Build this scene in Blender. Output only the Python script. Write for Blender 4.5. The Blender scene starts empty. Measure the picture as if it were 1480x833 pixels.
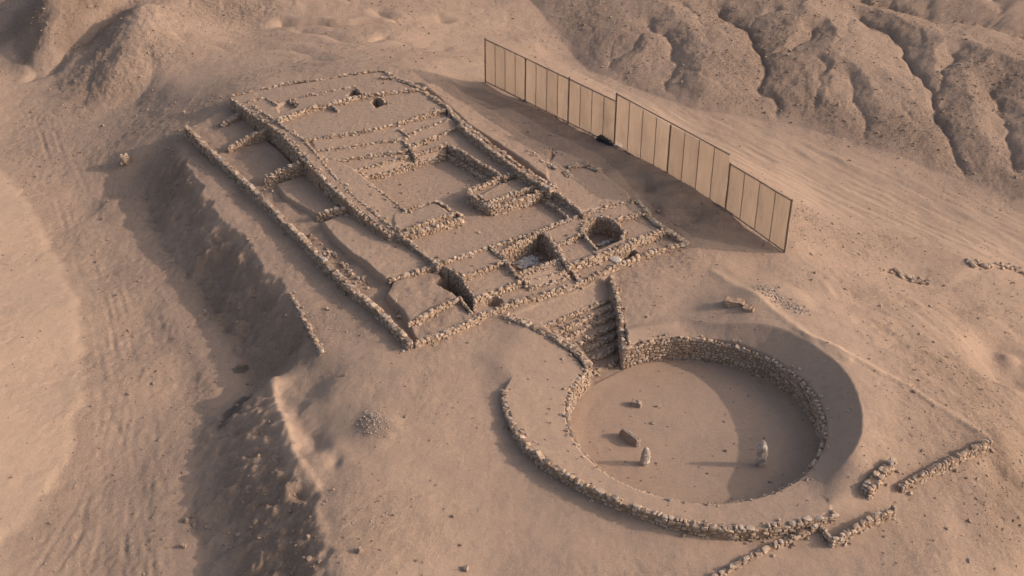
import bpy, math, random
import numpy as np
RNG = np.random.default_rng(7); random.seed(7)
S = bpy.context.scene
# ------------------------------------------------------------------ camera
F, PITCH, CH, IW, IH = 1838.0, math.radians(33.3), 65.0, 1480.0, 833.0
cd = bpy.data.cameras.new('camera'); cam = bpy.data.objects.new('camera', cd); S.collection.objects.link(cam)
cam.location = (0, 0, CH); cam.rotation_euler = (math.pi/2 - PITCH, 0, 0)
cd.sensor_width = 36; cd.lens = 36*F/IW; cd.clip_start = 1; cd.clip_end = 6000
S.camera = cam
S.render.resolution_x = 1024; S.render.resolution_y = 576
# ------------------------------------------------------------------ world, sun, exposure
SUN_EL, SUN_AZ = math.radians(23.5), math.radians(-2.5)      # azimuth measured from +X towards +Y
w = bpy.data.worlds.new('World'); S.world = w; w.use_nodes = True
nt = w.node_tree; nt.nodes.clear()
sky = nt.nodes.new('ShaderNodeTexSky'); sky.sky_type = 'NISHITA'; sky.sun_disc = False
sky.sun_elevation = SUN_EL; sky.sun_rotation = math.pi/2 - SUN_AZ; sky.dust_density = 4.0; sky.air_density = 1.0
bg = nt.nodes.new('ShaderNodeBackground'); bg.inputs['Strength'].default_value = 0.15
out = nt.nodes.new('ShaderNodeOutputWorld')
hs = nt.nodes.new('ShaderNodeHueSaturation'); hs.inputs['Saturation'].default_value = .78; nt.links.new(sky.outputs[0], hs.inputs['Color']); nt.links.new(hs.outputs[0], bg.inputs[0]); nt.links.new(bg.outputs[0], out.inputs[0])
sd = bpy.data.lights.new('sun', 'SUN'); sd.energy = 2.25; sd.angle = math.radians(0.6); sd.color = (1.0, 0.84, 0.71)
so = bpy.data.objects.new('sun', sd); S.collection.objects.link(so)
from mathutils import Vector
dirv = Vector((math.cos(SUN_EL)*math.cos(SUN_AZ), math.cos(SUN_EL)*math.sin(SUN_AZ), math.sin(SUN_EL)))
so.rotation_euler = dirv.to_track_quat('Z', 'Y').to_euler(); so.location = dirv*150
S.view_settings.view_transform = 'Standard'; S.view_settings.look = 'None'; S.view_settings.gamma = 1
S.view_settings.use_curve_mapping = False
S.view_settings.exposure = 0.6
# ------------------------------------------------------------------ helpers
sp_, cp_ = math.sin(PITCH), math.cos(PITCH)
def P(x, y, z=0.0):
    """the point at height z that this survey pixel of the photograph shows"""
    x = np.asarray(x, float); y = np.asarray(y, float); z = np.asarray(z, float)
    u = (x-IW/2)/F; v = (IH/2-y)/F
    t = (z-CH)/(-sp_+v*cp_)
    return np.stack([u*t, (cp_+v*sp_)*t, z+0*t], -1)
def PL(l): a = np.array([q[:3] for q in l], float); return P(a[:,0], a[:,1], a[:,2])
TH = math.radians(33.5); cT, sT = math.cos(TH), math.sin(TH)
# gradient noise
def _perm(seed):
    r = np.random.default_rng(seed); p = r.permutation(256); a = r.uniform(0, 2*np.pi, 256)
    return np.concatenate([p, p, p[:2]]), np.cos(a), np.sin(a)
_pc = {}
def noise(x, y, seed=0):
    if seed not in _pc: _pc[seed] = _perm(seed)
    p, gx, gy = _pc[seed]
    xi = np.floor(x).astype(np.int64); yi = np.floor(y).astype(np.int64); xf = x-xi; yf = y-yi; xi &= 255; yi &= 255
    u = xf*xf*xf*(xf*(xf*6-15)+10); v = yf*yf*yf*(yf*(yf*6-15)+10)
    def g(a, b, dx, dy):
        h = p[p[a & 255]+(b & 255)] & 255
        return gx[h]*dx+gy[h]*dy
    n0 = g(xi, yi, xf, yf)*(1-u)+g(xi+1, yi, xf-1, yf)*u
    n1 = g(xi, yi+1, xf, yf-1)*(1-u)+g(xi+1, yi+1, xf-1, yf-1)*u
    return (n0*(1-v)+n1*v)*1.5
def fbm(x, y, o=4, seed=0, g=0.5):
    s = 0; a = 1; f = 1.0
    for i in range(o): s = s+a*noise(x*f+i*17.3, y*f-i*9.1, seed+i); a *= g; f *= 2.03
    return s
def ridged(x, y, o=4, seed=0):
    s = 0; a = 1; f = 1.0
    for i in range(o): s = s+a*(1-np.abs(noise(x*f+i*7.7, y*f+i*3.1, seed+i))*1.8); a *= .5; f *= 2.1
    return s/1.9
def sstep(a, b, x): t = np.clip((x-a)/(b-a), 0, 1); return t*t*(3-2*t)
# thin plate spline
def tps_fit(pts, z, lam=0.0):
    n = len(pts); d2 = ((pts[:, None]-pts[None])**2).sum(-1)
    K = np.where(d2 > 0, .5*d2*np.log(d2+1e-12), 0)+lam*np.eye(n)
    Q = np.hstack([np.ones((n, 1)), pts]); A = np.block([[K, Q], [Q.T, np.zeros((3, 3))]])
    return pts, np.linalg.lstsq(A, np.concatenate([z, np.zeros(3)]), rcond=None)[0]
def tps_eval(fit, x, y):
    pts, c = fit; n = len(pts); r = c[n]+c[n+1]*x+c[n+2]*y
    for i in range(n):
        d2 = (x-pts[i, 0])**2+(y-pts[i, 1])**2
        r = r+c[i]*.5*d2*np.log(d2+1e-12)
    return r
def seg_dist(x, y, a, b):
    dx, dy = b[0]-a[0], b[1]-a[1]; t = np.clip(((x-a[0])*dx+(y-a[1])*dy)/(dx*dx+dy*dy+1e-12), 0, 1)
    return np.hypot(x-a[0]-t*dx, y-a[1]-t*dy), t
def sdist(x, y, poly):
    d = np.full(x.shape, 1e9); ins = np.zeros(x.shape, bool); n = len(poly)
    for i in range(n):
        a = poly[i]; b = poly[(i+1) % n]; dd, _ = seg_dist(x, y, a, b); d = np.minimum(d, dd)
        c = ((a[1] > y) != (b[1] > y)) & (x < (b[0]-a[0])*(y-a[1])/((b[1]-a[1]) if b[1] != a[1] else 1e-9)+a[0]); ins ^= c
    return np.where(ins, d, -d)
# ------------------------------------------------------------------ natural terrain, heights surveyed point by point
CPT = [
 # around the temple and the circle
 (300,250,0),(330,320,0),(400,380,0),(460,460,.1),(540,460,.3),(560,485,.35),(592,505,.3),(640,500,.35),(700,476,.3),(760,500,.3),(720,520,.3),
 (700,570,.05),(735,530,.4),(765,492,.45),(740,660,-.45),(850,745,-.6),(1000,795,-.7),(1150,790,-.7),(1220,768,-.5),
 (950,420,.6),(1000,372,.5),(1060,400,.7),(1000,440,.5),(940,450,.4),(920,480,.15),(1040,450,.9),(1028,440,1.0),(960,470,.3),
 (1105,470,1.6),(1168,503,1.8),(1213,537,1.9),(1243,582,1.9),(1252,630,1.8),(1239,675,1.4),(1206,712,.7),(1190,640,1.9),(1150,560,1.9),(1190,590,1.9),(1090,500,1.5),
 (1300,560,1.3),(1350,620,.6),(1434,640,.1),(1300,705,.1),(1275,640,1.3),(1240,705,.5),(1190,745,0),
 (1200,833,-1),(1000,833,-1),(800,833,-.9),(650,800,-.5),(600,700,-.1),(560,620,.1),(530,560,.2),(640,600,.3),(500,500,.1),
 # temple bank and fence terrace
 (653,123,1.3),(716,156,1.3),(792,201,1.1),(870,246,.9),(910,277,.8),(950,310,.6),(930,280,.5),(1000,325,.4),
 (600,300,1.0),(500,200,1.2),(700,250,1.0),(600,160,1.4),(800,340,.7),(420,160,1.2),(500,350,.6),
 # down to the wadi
 (740,50,-5),(800,85,-6),(850,112,-6),(900,135,-6),(1000,190,-6.3),(1100,240,-6),(1160,290,-5.5),(1250,300,-6.5),(1330,320,-6.6),(1480,390,-7),(1480,330,-7),
 (1150,345,.1),(1180,370,-.5),(1240,380,-2.5),(1310,400,-4.3),(1400,385,-5),(1350,440,-2.8),(1450,480,-4.2),(1480,560,-4.4),(1420,560,-1.8),(1480,640,-2.6),
 (1250,470,.3),(1150,430,.9),(1480,720,-2.6),(1420,730,-1),(1480,833,-3),(1350,810,-.9),(1400,650,-.2),(1440,600,-1.8),
 # behind the temple
 (383,122,1.6),(332,139,1.0),(500,100,1.9),(560,94,1.9),(400,100,.2),(540,80,.2),(620,85,.4),(640,105,1.0),(700,90,-1.4),(300,80,-1),(450,50,-1.6),(600,40,-2.4),
 (700,30,-4),(250,120,-1.3),(280,165,-.2),(230,190,-1.2),(190,230,-2.5),(265,200,-.2),
 # valley at the left
 (150,250,-3.7),(100,200,-3.7),(60,160,-3.8),(20,100,-4),(0,180,-4),(0,240,-3.3),(150,330,-3.8),(200,420,-3.8),(230,520,-3.8),(200,620,-3.8),(180,740,-4.1),(160,833,-4.2),
 (230,600,-3.8),(150,500,-3.8),(200,345,-3.8),(220,800,-3.8),
 (30,330,-2.8),(0,450,-2.2),(60,450,-2.7),(108,520,-3.5),(0,650,-2.5),(60,640,-3.0),(0,780,-3.8),(60,833,-3.9),(118,420,-3.6),(95,680,-3.8),(85,350,-3.6),
 # left hills
 (61,133,-3.7),(108,154,-3.6),(200,149,-3.1),(150,154,-3.5),(62,99,-3.5),(108,65,-2.6),(144,36,-1.5),(169,4,-.5),
 (180,75,-.3),(165,105,-1.3),(150,130,-2.5),(195,40,.8),(205,5,1.5),(125,105,-2.2),(230,60,-.2),(250,90,-1),(220,118,-1.9),(262,110,-1.3),(240,20,.7),
 (92,20,.2),(76,50,-1.0),(60,78,-2.4),(112,0,.7),(30,30,-3.2),(36,80,-3.6),(10,20,-3.8),(45,5,-2.3),(75,-20,0),
 (300,20,-1.60),(400,5,-1.51),(520,10,-2.30),(620,62,-3.20),(650,35,-3.70),(760,60,-4.80),(690,5,-3.70),(760,12,-4.20),(350,45,-2.20),
 # right hills: foot line; their rise is added below
 (813,71,-6),(875,112,-6),(969,145,-6),(1050,165,-6),(1106,168,-6.1),(1168,194,-6.2),(1272,216,-6.3),(1333,235,-6.5),(1390,258,-6.8),(1480,292,-7),
 (860,5,-5),(950,40,-5.5),(1000,80,-6),(1150,40,-5.5),(1150,120,-6),(1300,60,-5.5),(1300,150,-6),(1450,100,-6),(1460,190,-6.3),(1300,-10,-4.5),(1480,-10,-4.5),(1100,-10,-5),(830,-10,-4.5),
 (400,-60,1),(100,-60,6),(700,-60,-3.5),(1000,-60,-4),(1400,-60,-4),(-80,100,-2),(-80,500,-1.2),(-80,800,-3),(1560,300,-7),(1560,600,-5),(1560,800,-4),(700,900,-1.5),(200,900,-4),(1200,900,-1.6)]
CREST_N = [(262,212,-.2),(285,262,0),(305,296,0),(322,321,0),(355,343,0),(382,385,0),(405,407,0),(430,440,0),(444,468,0),(463,504,0)]
CREST_S = [(392,545,-1.2),(405,600,-.5),(419,652,-.2),(440,690,0),(466,722,.2),(458,752,.2),(482,786,.3),(470,812,.3),(492,850,.3)]
def resample(pts, step):
    d = np.r_[0, np.cumsum(np.linalg.norm(np.diff(pts[:, :2], axis=0), axis=1))]; n = max(2, int(round(d[-1]/step))+1)
    s = np.linspace(0, d[-1], n); return np.stack([np.interp(s, d, pts[:, k]) for k in range(pts.shape[1])], 1), s
def smooth_line(pts, step):
    r, s = resample(pts, step)
    for _ in range(3): r[1:-1] = (r[:-2]+2*r[1:-1]+r[2:])/4
    return r
cp = [P(*q) for q in CPT]
for line, wd in ((CREST_N, 5.6), (CREST_S, 8.4)):
    r, _ = resample(PL(line), 3.0)
    t = np.gradient(r[:, :2], axis=0); t /= np.linalg.norm(t, axis=1)[:, None]
    for i in range(len(r)):
        nx, ny = t[i, 1], -t[i, 0]
        if nx > 0: nx, ny = -nx, -ny
        cp.append(r[i]); cp.append(np.array([r[i, 0]+nx*wd, r[i, 1]+ny*wd, -3.75]))
        cp.append(np.array([r[i, 0]-nx*1.8, r[i, 1]-ny*1.8, r[i, 2]+.05]))
        cp.append(np.array([r[i, 0]+nx*1.0, r[i, 1]+ny*1.0, r[i, 2]-.55]))
f0, f1 = P(702, 118, .45), P(1134, 364, .45); fd = (f1-f0)[:2]/np.linalg.norm((f1-f0)[:2]); fn = np.array([-fd[1], fd[0]])
def on_fence(px, py):
    u = (px-IW/2)/F; v = (IH/2-py)/F; d = np.array([u, cp_+v*sp_, -sp_+v*cp_]); t = (f0[:2]@fn)/(d[:2]@fn); return d*t+np.array([0, 0, CH])
for bx, by in ((702,118),(757,143),(819,176),(855,194),(888,210),(925,228),(962,247),(1005,272),(1048,301),(1090,333),(1134,364)):
    b = on_fence(bx, by); b[2] -= .22
    for o in (-1.5, 1.5, 4.5): cp.append(np.array([b[0]+fn[0]*o*(-1 if fn[0] > 0 else 1), b[1]+fn[1]*o*(-1 if fn[0] > 0 else 1), b[2]-(.15 if o > 4 else 0)]))
print('fence z', [round(float(on_fence(*q)[2]), 2) for q in ((702,118),(819,176),(888,210),(962,247),(1048,301),(1134,364))])
cp = np.array(cp)
MACRO = tps_fit(cp[:, :2], cp[:, 2], 1.2)
SCARP = [(resample(PL(CREST_N), 1.5)[0], .78), (resample(PL(CREST_S), 1.5)[0], .47)]
GUL = [ # eroded gullies of the hills: pixels, height, depth, half width
 ([(1125,180,-6.12),(1104,155,-6.00),(1102,95,-4.87),(1090,61,-4.10),(1073,43,-3.72),(1035,19,-2.97)], 2.6, 3.2, 1),
 ([(975,152,-6.00),(967,137,-5.62),(961,113,-4.87),(983,85,-4.10),(969,47,-3.34),(941,33,-3.34)], 1.5, 2.2, 1),
 ([(1440,275,-6.31),(1390,251,-6.00),(1367,189,-4.87),(1343,142,-4.10),(1314,95,-3.34),(1281,47,-2.59),(1253,24,-2.20)], 2.5, 3.0, 1),
 ([(1343,135,-4.10),(1360,110,-3.34),(1385,90,-2.97),(1371,71,-2.59)], 1.3, 2.0, 1),
 ([(1256,200,-5.62),(1250,160,-4.48),(1234,130,-3.91),(1225,109,-3.34)], 1.2, 1.8, 1),
 ([(1475,240,-5.24),(1462,200,-4.10),(1452,160,-2.97),(1440,120,-2.59)], 1.8, 2.2, 1),
 ([(1190,190,-5.62),(1183,150,-4.29),(1192,110,-3.34),(1180,80,-2.59)], .7, 1.4, 1),
 ([(882,108,-5.62),(880,85,-4.71),(905,60,-3.95),(935,42,-3.72)], .8, 1.6, 1),
 ([(800,40,-5.43),(830,75,-5.81)], 1.0, 2.0, 1),
 ([(1248,2,-2.20),(1329,26,-2.59),(1385,36,-2.59),(1437,50,-2.97),(1480,62,-3.34)], 2.2, 3.0, 1),
 ([(1330,-10,-1.07),(1340,8,-1.63),(1336,28,-2.39)], 1.0, 1.6, 1),([(1440,-8,-0.69),(1441,18,-1.45),(1435,45,-2.78)], 1.0, 1.6, 1),([(1290,-12,-1.07),(1288,6,-1.63)], .8, 1.4, 1),
 ([(1102,95,-4.87),(1130,85,-3.72),(1160,62,-2.97),(1180,40,-2.20)], 1.4, 2.0, 1),
 ([(1055,60,-3.53),(1040,40,-2.97),(1010,25,-2.59),(985,8,-2.39)], 1.0, 1.6, 1),
 ([(1130,10,-1.45),(1085,22,-2.20),(1060,38,-2.97),(1080,55,-3.72)], 1.0, 1.8, 1),
 ([(62,99,-3.40),(100,60,-2.04),(128,30,-0.28),(150,2,1.24)], 1.6, 1.6),
 ([(110,140,-3.16),(140,105,-2.20),(168,80,-0.76)], .5, 1.2),([(180,145,-3.16),(215,112,-2.20),(228,90,-1.24)], .4, 1.2),
 ([(10,20,-3.80),(25,60,-3.80),(42,90,-3.80),(38,115,-3.88)], .5, .7),
 ([(270,48,-.6),(330,68,-.8),(400,66,-1),(470,90,-.2)], .55, 1.0),([(430,40,-1.2),(500,58,-1.2),(560,50,-1.8)], .6, 1.1),
 ([(400,2,1),(470,18,0),(560,12,-.8),(640,22,-3)], 1.4, .9),([(540,-8,0),(560,8,-.5)], .8, 1.2),
 ([(560,55,-2),(610,70,-2.5),(640,68,-3)], .6, 1.1),
 ([(1150,170,-6.12),(1200,205,-6.15),(1300,232,-6.19)], .3, 1.4, 1)]
MOUNDS = [ # px, py, z, radius, height
 (545,618,.2,1.9,.55),
 (1090,440,.9,2.2,.35),(1130,440,.9,1.8,-.45),(1120,430,.9,2.5,.3),(445,560,-.4,2.6,-.5),(452,610,-.4,1.8,-.5),(450,645,-.5,1.8,-.45),(470,700,0,2.5,-.3),(480,560,0,2.0,.35),(470,655,-.3,1.4,.4),
 (1455,530,-3,3.2,-1.1),(1440,490,-3,2.6,-.7),(1425,455,-3,2.5,.5),(1470,560,-3,2.4,.7),(1462,500,-3,1.2,.6),(1400,430,-3,1.6,-.3),(1420,700,-1,3,.3),(1445,690,-1.6,1.5,-.5),(1400,760,-1,2.0,-.3),(1230,440,.4,2.5,-.2),(1180,440,.9,1.4,-.3),(420,215,1.0,1.6,.35),(355,225,.8,2.2,.4),(345,170,.6,1.6,.5),(355,250,.5,1.6,.35),
 (880,262,2.2,.9,-.25),(712,226,2.9,1.5,-.12),(590,240,2,1.4,.0)]
def in_px(l): return [(P(*q[:3])) for q in l]
for g in range(len(GUL)): GUL[g] = (smooth_line(PL(GUL[g][0]), 1.5),)+GUL[g][1:]
PC = np.array([14.8, 80.4]); PR = 10.25; PFLOOR = -2.2; RIM = 0.0
# ------------------------------------------------------------------ built-up levels, painted in order: (part, points px py z [fill], fill)
def con(l, z): return [(a, b, z) for a, b in l]
OUT = [(728,563),(731,585),(741,612),(760,640),(788,665),(828,690),(870,711),(915,731),(960,746),(1005,757),(1050,763),(1100,762),(1150,754),(1205,741)]
BACKEDGE = [(648,157,3.45),(603,125,3.2),(555,102,2.85),(464,115,2.7),(383,127,2.35),(333,140,2.15),(358,158,2.45),(400,187,2.85)]
LV = [
 ('earth_terrace', [(266,181,.9,.35),(592,498,1.0,.3),(640,400,1.3,.8),(565,340,1.8,.9),(445,234,3.0,.95),(332,139,2.2,.9)], None, .2),
 ('chamber_floor', [(399,266,1.15),(411,284,1.15),(457,310,1.15),(512,302,1.3),(446,240,1.9)], 1.15, .25),
 ('chamber_floor', [(465,321,1.3),(485,346,1.3),(507,366,1.3),(526,377,1.3),(543,393,1.3),(556,401,1.3),(632,384,1.5),(577,340,1.8),(562,339,1.8),(511,300,1.5)], 1.3, .25),
 ('earth_terrace', [(558,426,1.15),(568,403,1.3),(630,385,1.5),(640,398,1.4),(664,430,1.2),(591,465,1.2),(580,446,1.15)], 1.1, .3),
 ('earth_terrace', [(591,467,1.15),(664,431,1.2),(676,452,1.0),(672,467,.95),(604,494,.9)], .8, .2),
 ('platform_floor', [(332,139,2.2,2.1),(358,158,2.5,2.4),(406,191,2.9,2.8),(445,234,3.0,2.85),(512,299,2.5,2.4),(575,339,2.1,2.0),(600,330,2.2,2.1),(700,270,2.6,2.4),(800,266,3.4,2.9),(671,183,3.5,2.9),(600,120,3.2,3.0),(555,101,2.8,2.7)], None, .2),
 ('walkway', [(334,141,2.15),(358,159,2.5),(382,173,2.75),(407,192,2.95),(426,212,3.05),(445,235,3.05),(477,266,2.8),(512,299,2.5),(537,319,2.2),(563,339,2.0),(578,337,2.08),(520,290,2.5),(490,262,2.7),(470,238,2.95),(440,202,3.1),(390,168,2.8),(365,150,2.45)], -.06, .15),
 ('bank', [(600,112,3.0,2.8),(671,175,3.5,3.2),(800,262,3.4,2.9),(802,211,2.2,2.0),(754,186,2.0,1.7),(716,156,1.8,1.5),(653,123,1.8,1.5)], None, .8),
 ('terrace_floor', [(511,246,2.5),(552,236,2.6),(600,223,2.7),(647,208,2.85),(671,190,3.0),(469,225,2.7)], -.08, .18),
 ('terrace_floor', [(469,231,2.8),(517,227,2.8),(555,221,2.85),(588,218,2.9),(608,206,3.0),(666,182,3.1),(660,170,3.3),(457,205,3.2)], -.08, .18),
 ('terrace_floor', [(457,217,3.0),(515,211,3.05),(547,205,3.1),(583,201,3.15),(605,188,3.2),(648,173,3.25),(655,165,3.4),(448,200,3.2)], -.08, .18),
 ('platform_floor', [(441,202,3.2),(535,188,3.35),(578,178,3.4),(620,162,3.45)]+BACKEDGE, -.08, .18),
 ('atrium_floor', [(575,338,1.8),(633,382,1.8),(708,356,1.9),(844,308,1.9),(794,271,2.5),(700,262,2.0),(600,300,2.0)], 1.5, .15),
 ('courtyard_floor', [(511,247,2.45),(552,236,2.55),(647.6,208,2.85),(728,258,2.8),(690,290,2),(640,310,2),(587,305,2.2)], 1.5, .15),
 ('bench', [(526,256,1.95),(561,249,1.98),(600,236,2.05),(643,223,2.15),(650,209,2.7),(600,223,2.6),(515,247,2.4)], -.06, .15),
 ('bench', [(647,224,2.0),(710,264,2.0),(729,256,2.7),(648,209,2.8)], 1.95, .15),
 ('side_platform_floor', [(587,305,2.2),(628,290,2.2),(671,313,2.2),(596,337,2.2),(575,338,2.1)], 2.0, .15),
 ('side_platform_floor', [(587,306,2.4),(628,291,2.4),(656,307.5,2.45),(589,329,2.35),(575,334,2.1),(568,318,2.3),(572,300,2.4)], 2.28, .15),
 ('side_platform_floor', [(673.6,276.5,2.5),(708,299,2.5),(779,276.5,2.6),(802,264,2.8),(754,246,2.8),(726,254,2.7)], 2.2, .15),
 ('side_platform_floor', [(690,281,2.6),(706,291,2.65),(772,269,2.75),(754,250,2.8),(722,262,2.7)], 2.4, .15),
 ('chamber_floor', [(794,271,2.7),(844,308,2.5),(913,289,2.1),(908,276,1.9),(870,246,2.0),(842,229,2.1),(806,214,2.2),(790,240,2.7)], -.1, .3),
 ('bench', [(780,283,2.0),(826,318,2.0),(844,308,2.4),(794,271,2.6)], 1.9, .15),
 ('front_terrace', [(664,432,1.2),(754,407,1.4),(765,398,1.5),(821,388,1.6),(838,407,.95),(775,427,.95),(727,441,.95),(672,467,.95)], .85, .15),
 ('front_terrace', [(821,385,1.3),(838,407,1.0),(877,389,1.0),(913,373,1.0),(960,357,1.0),(993,351,1.0),(962,325,1.4)], .9, .15),
 ('front_terrace', [(666,399,1.75),(730,377,1.75),(744,394,1.5),(752,407,1.4),(723,416.5,1.4),(687,430,1.4)], 1.32, .15),
 ('front_terrace', [(633,381,1.85),(708,356,1.85),(722,364,1.85),(730,377,1.75),(666,399,1.75),(648,389,1.75)], 1.66, .15),
 ('front_terrace', [(708,356,1.9),(783,331,2.0),(821,383,1.8),(813,373,1.7),(744,396,1.7)], 1.65, .15),
 ('stair', [(766,416,1.05),(821,399,1.05),(817,376,1.6),(750,394,1.6)], -.04, .12),
 ('stair', [(761,406,1.22),(821,390,1.22),(815,374,1.6),(750,394,1.6)], -.04, .12),
 ('stair', [(758,398,1.42),(816,381,1.42),(813,372,1.6),(750,393,1.6)], -.04, .12),
 ('front_terrace', [(785.6,333,2.0),(844,308,2.1),(913,289,2.1),(938,304,1.9),(960,330,1.7),(900,354,1.7),(821.6,383,1.7)], -.12, .15),
 ('front_terrace', [(891,316,1.85),(938,304,1.9),(960,330,1.7),(905,352,1.7)], 1.45, .15),
 ('front_terrace', [(808,352,1.8),(841,338.5,1.85),(858,366,1.7),(821.6,383,1.7)], 1.5, .15),
 ('pit_floor', [(627,406,1.2),(650,389,1.6),(666,399,1.6),(686,432,1.3),(684,447,1.1),(678,448,1.1),(670,436,1.1),(664,428,1.2)], -.7, .12),
 ('pit_floor', [(713+12.5*math.cos(a*.7), 437-6*math.sin(a*.7), .85) for a in range(9)], 0.0, .15),
 ('fire_pit_floor', [(722,363,1.85),(783,333,2.0),(797,345,1.9),(805,355,1.8),(812,370,1.7),(744,393,1.7)], -.15, .12),
 ('fire_pit_floor', [(838,330,1.95),(849,319,1.95),(863,312,1.95),(882,316,1.95),(894,325,1.9),(905,333,1.8),(899,342,1.8),(888,348,1.8),(862,358,1.8),(846,341,1.9)], 0.0, .12),
 ('pit_floor', [(893,373,1.0),(907,356,1.0),(923,366,1.0),(905,374,1.0)], -.2, .12),
 ('pit_floor', [(400,152,2.6),(420,144,2.6),(431,152,2.6),(426,157,2.6),(404,163,2.6)], 2.25, .12),
 ('pit_floor', [(501,137,3.0),(513,128,3.0),(527,138,3.0),(515,142,3.0)], 2.0, .12),
 ('pit_floor', [(537,147,3.1),(545,140,3.1),(559,150,3.1),(544,156,3.1)], 2.1, .12)]
STAIR = [(-2.2,(846,562),(906,532)),(-2.0,(852,541),(903,514)),(-1.65,(846,523),(901,496)),(-1.3,(836,511),(899,480)),(-.95,(825,501),(896,466)),(-.62,(812,491),(893,453)),(-.28,(800,482),(889,441)),(.05,(786,471),(883,430))]
STP = []
top = [(880,410,.45),(760,464,.35)]
for k, (z, a, b) in enumerate(STAIR): STP.append(('stair', [(a[0],a[1],z),(b[0],b[1],z)]+([(882,431,.05),(785,472,.05)] if k < 7 else top), z-.03 if k < 7 else None, .15))
STP[7] = ('stair', [(786,471,.05,.02),(883,430,.05,.02),(881,399,.5,.42),(840,420,.4,.4),(740,456,.35,.33)], None, .15)
NOISY = {'earth_terrace': .06, 'bank': .04, 'walkway': .035}
PARTS = ['ground']
def pid(n, new=False):
    if new: PARTS.append(n); return len(PARTS)-1
    if n not in PARTS: PARTS.append(n)
    return PARTS.index(n)
FOOT = PL([(264,180,.9),(592,500,.9),(672,470,.9),(775,430,.9),(838,410,.9),(995,352,.9),(921,286,1.9),(842,229,2.0),(792,201,2.0),(716,156,1.5),(653,120,1.5),(620,108,2),(555,99,2.7),(464,112,2.5),(383,124,2.2),(331,137,2.0)])[:, :2]
OUTW = PL(con(OUT, .42))
RINGP = np.vstack([OUTW[:, :2], PL([(1195,722,.2),(1010,610,0),(850,530,0),(822,500,.2),(778,497,.35),(745,535,.4)])[:, :2]])
def fillfun(pts, fill):
    q = PL(pts)
    if len(pts[0]) == 4: zz = np.array([p[3] for p in pts])
    elif fill is not None and (fill > 0.3 or fill <= -.15 or fill == 0): return lambda x, y: fill+0*x
    else: zz = q[:, 2]+(fill or 0)
    if np.ptp(zz) < 1e-6: return lambda x, y: zz[0]+0*x
    if len(pts) <= 4:
        c = np.linalg.lstsq(np.c_[np.ones(len(q)), q[:, :2]], zz, rcond=None)[0]
        return lambda x, y: c[0]+c[1]*x+c[2]*y
    ft = tps_fit(q[:, :2], zz, .2); return lambda x, y: tps_eval(ft, x, y)
ALL = []
for n, pts, fill, soft in LV: ALL.append((pid(n, True), PL(pts)[:, :2], fillfun(pts, fill), soft, NOISY.get(n, .012)))
def const(v): return lambda x, y: v+0*x
STL = []; SID = pid('plaza_stair')
for n, pts, fill, soft in STP:
    STL.append((SID, PL(pts)[:, :2], const(fill) if fill is not None else fillfun(pts, None), soft, .01))
RING_ID, PF_ID = pid('ring_bank'), pid('plaza_floor')
def paint(h, part, rough, X, Y, lst):
    for i, poly, ff, soft, nz in lst:
        lo = poly.min(0)-1.2; hi = poly.max(0)+1.2
        m = (X > lo[0]) & (X < hi[0]) & (Y > lo[1]) & (Y < hi[1])
        if not m.any(): continue
        x, y = X[m], Y[m]; s = sdist(x, y, poly)
        if soft >= .5: t = sstep(-soft*.8, soft, s)
        else: t = sstep(-soft*.5, soft*.5, s)
        f = ff(x, y)+2.2*nz*fbm(x*.45, y*.45, 3, 31)+.02*fbm(x*1.9, y*1.9, 3, 35)
        h[m] = h[m]*(1-t)+f*t
        pm = part[m]; pm[s > 0] = i; part[m] = pm
        r = rough[m]; rough[m] = r*(1-t)+t*(.38 if nz > .03 else .22)
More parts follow.
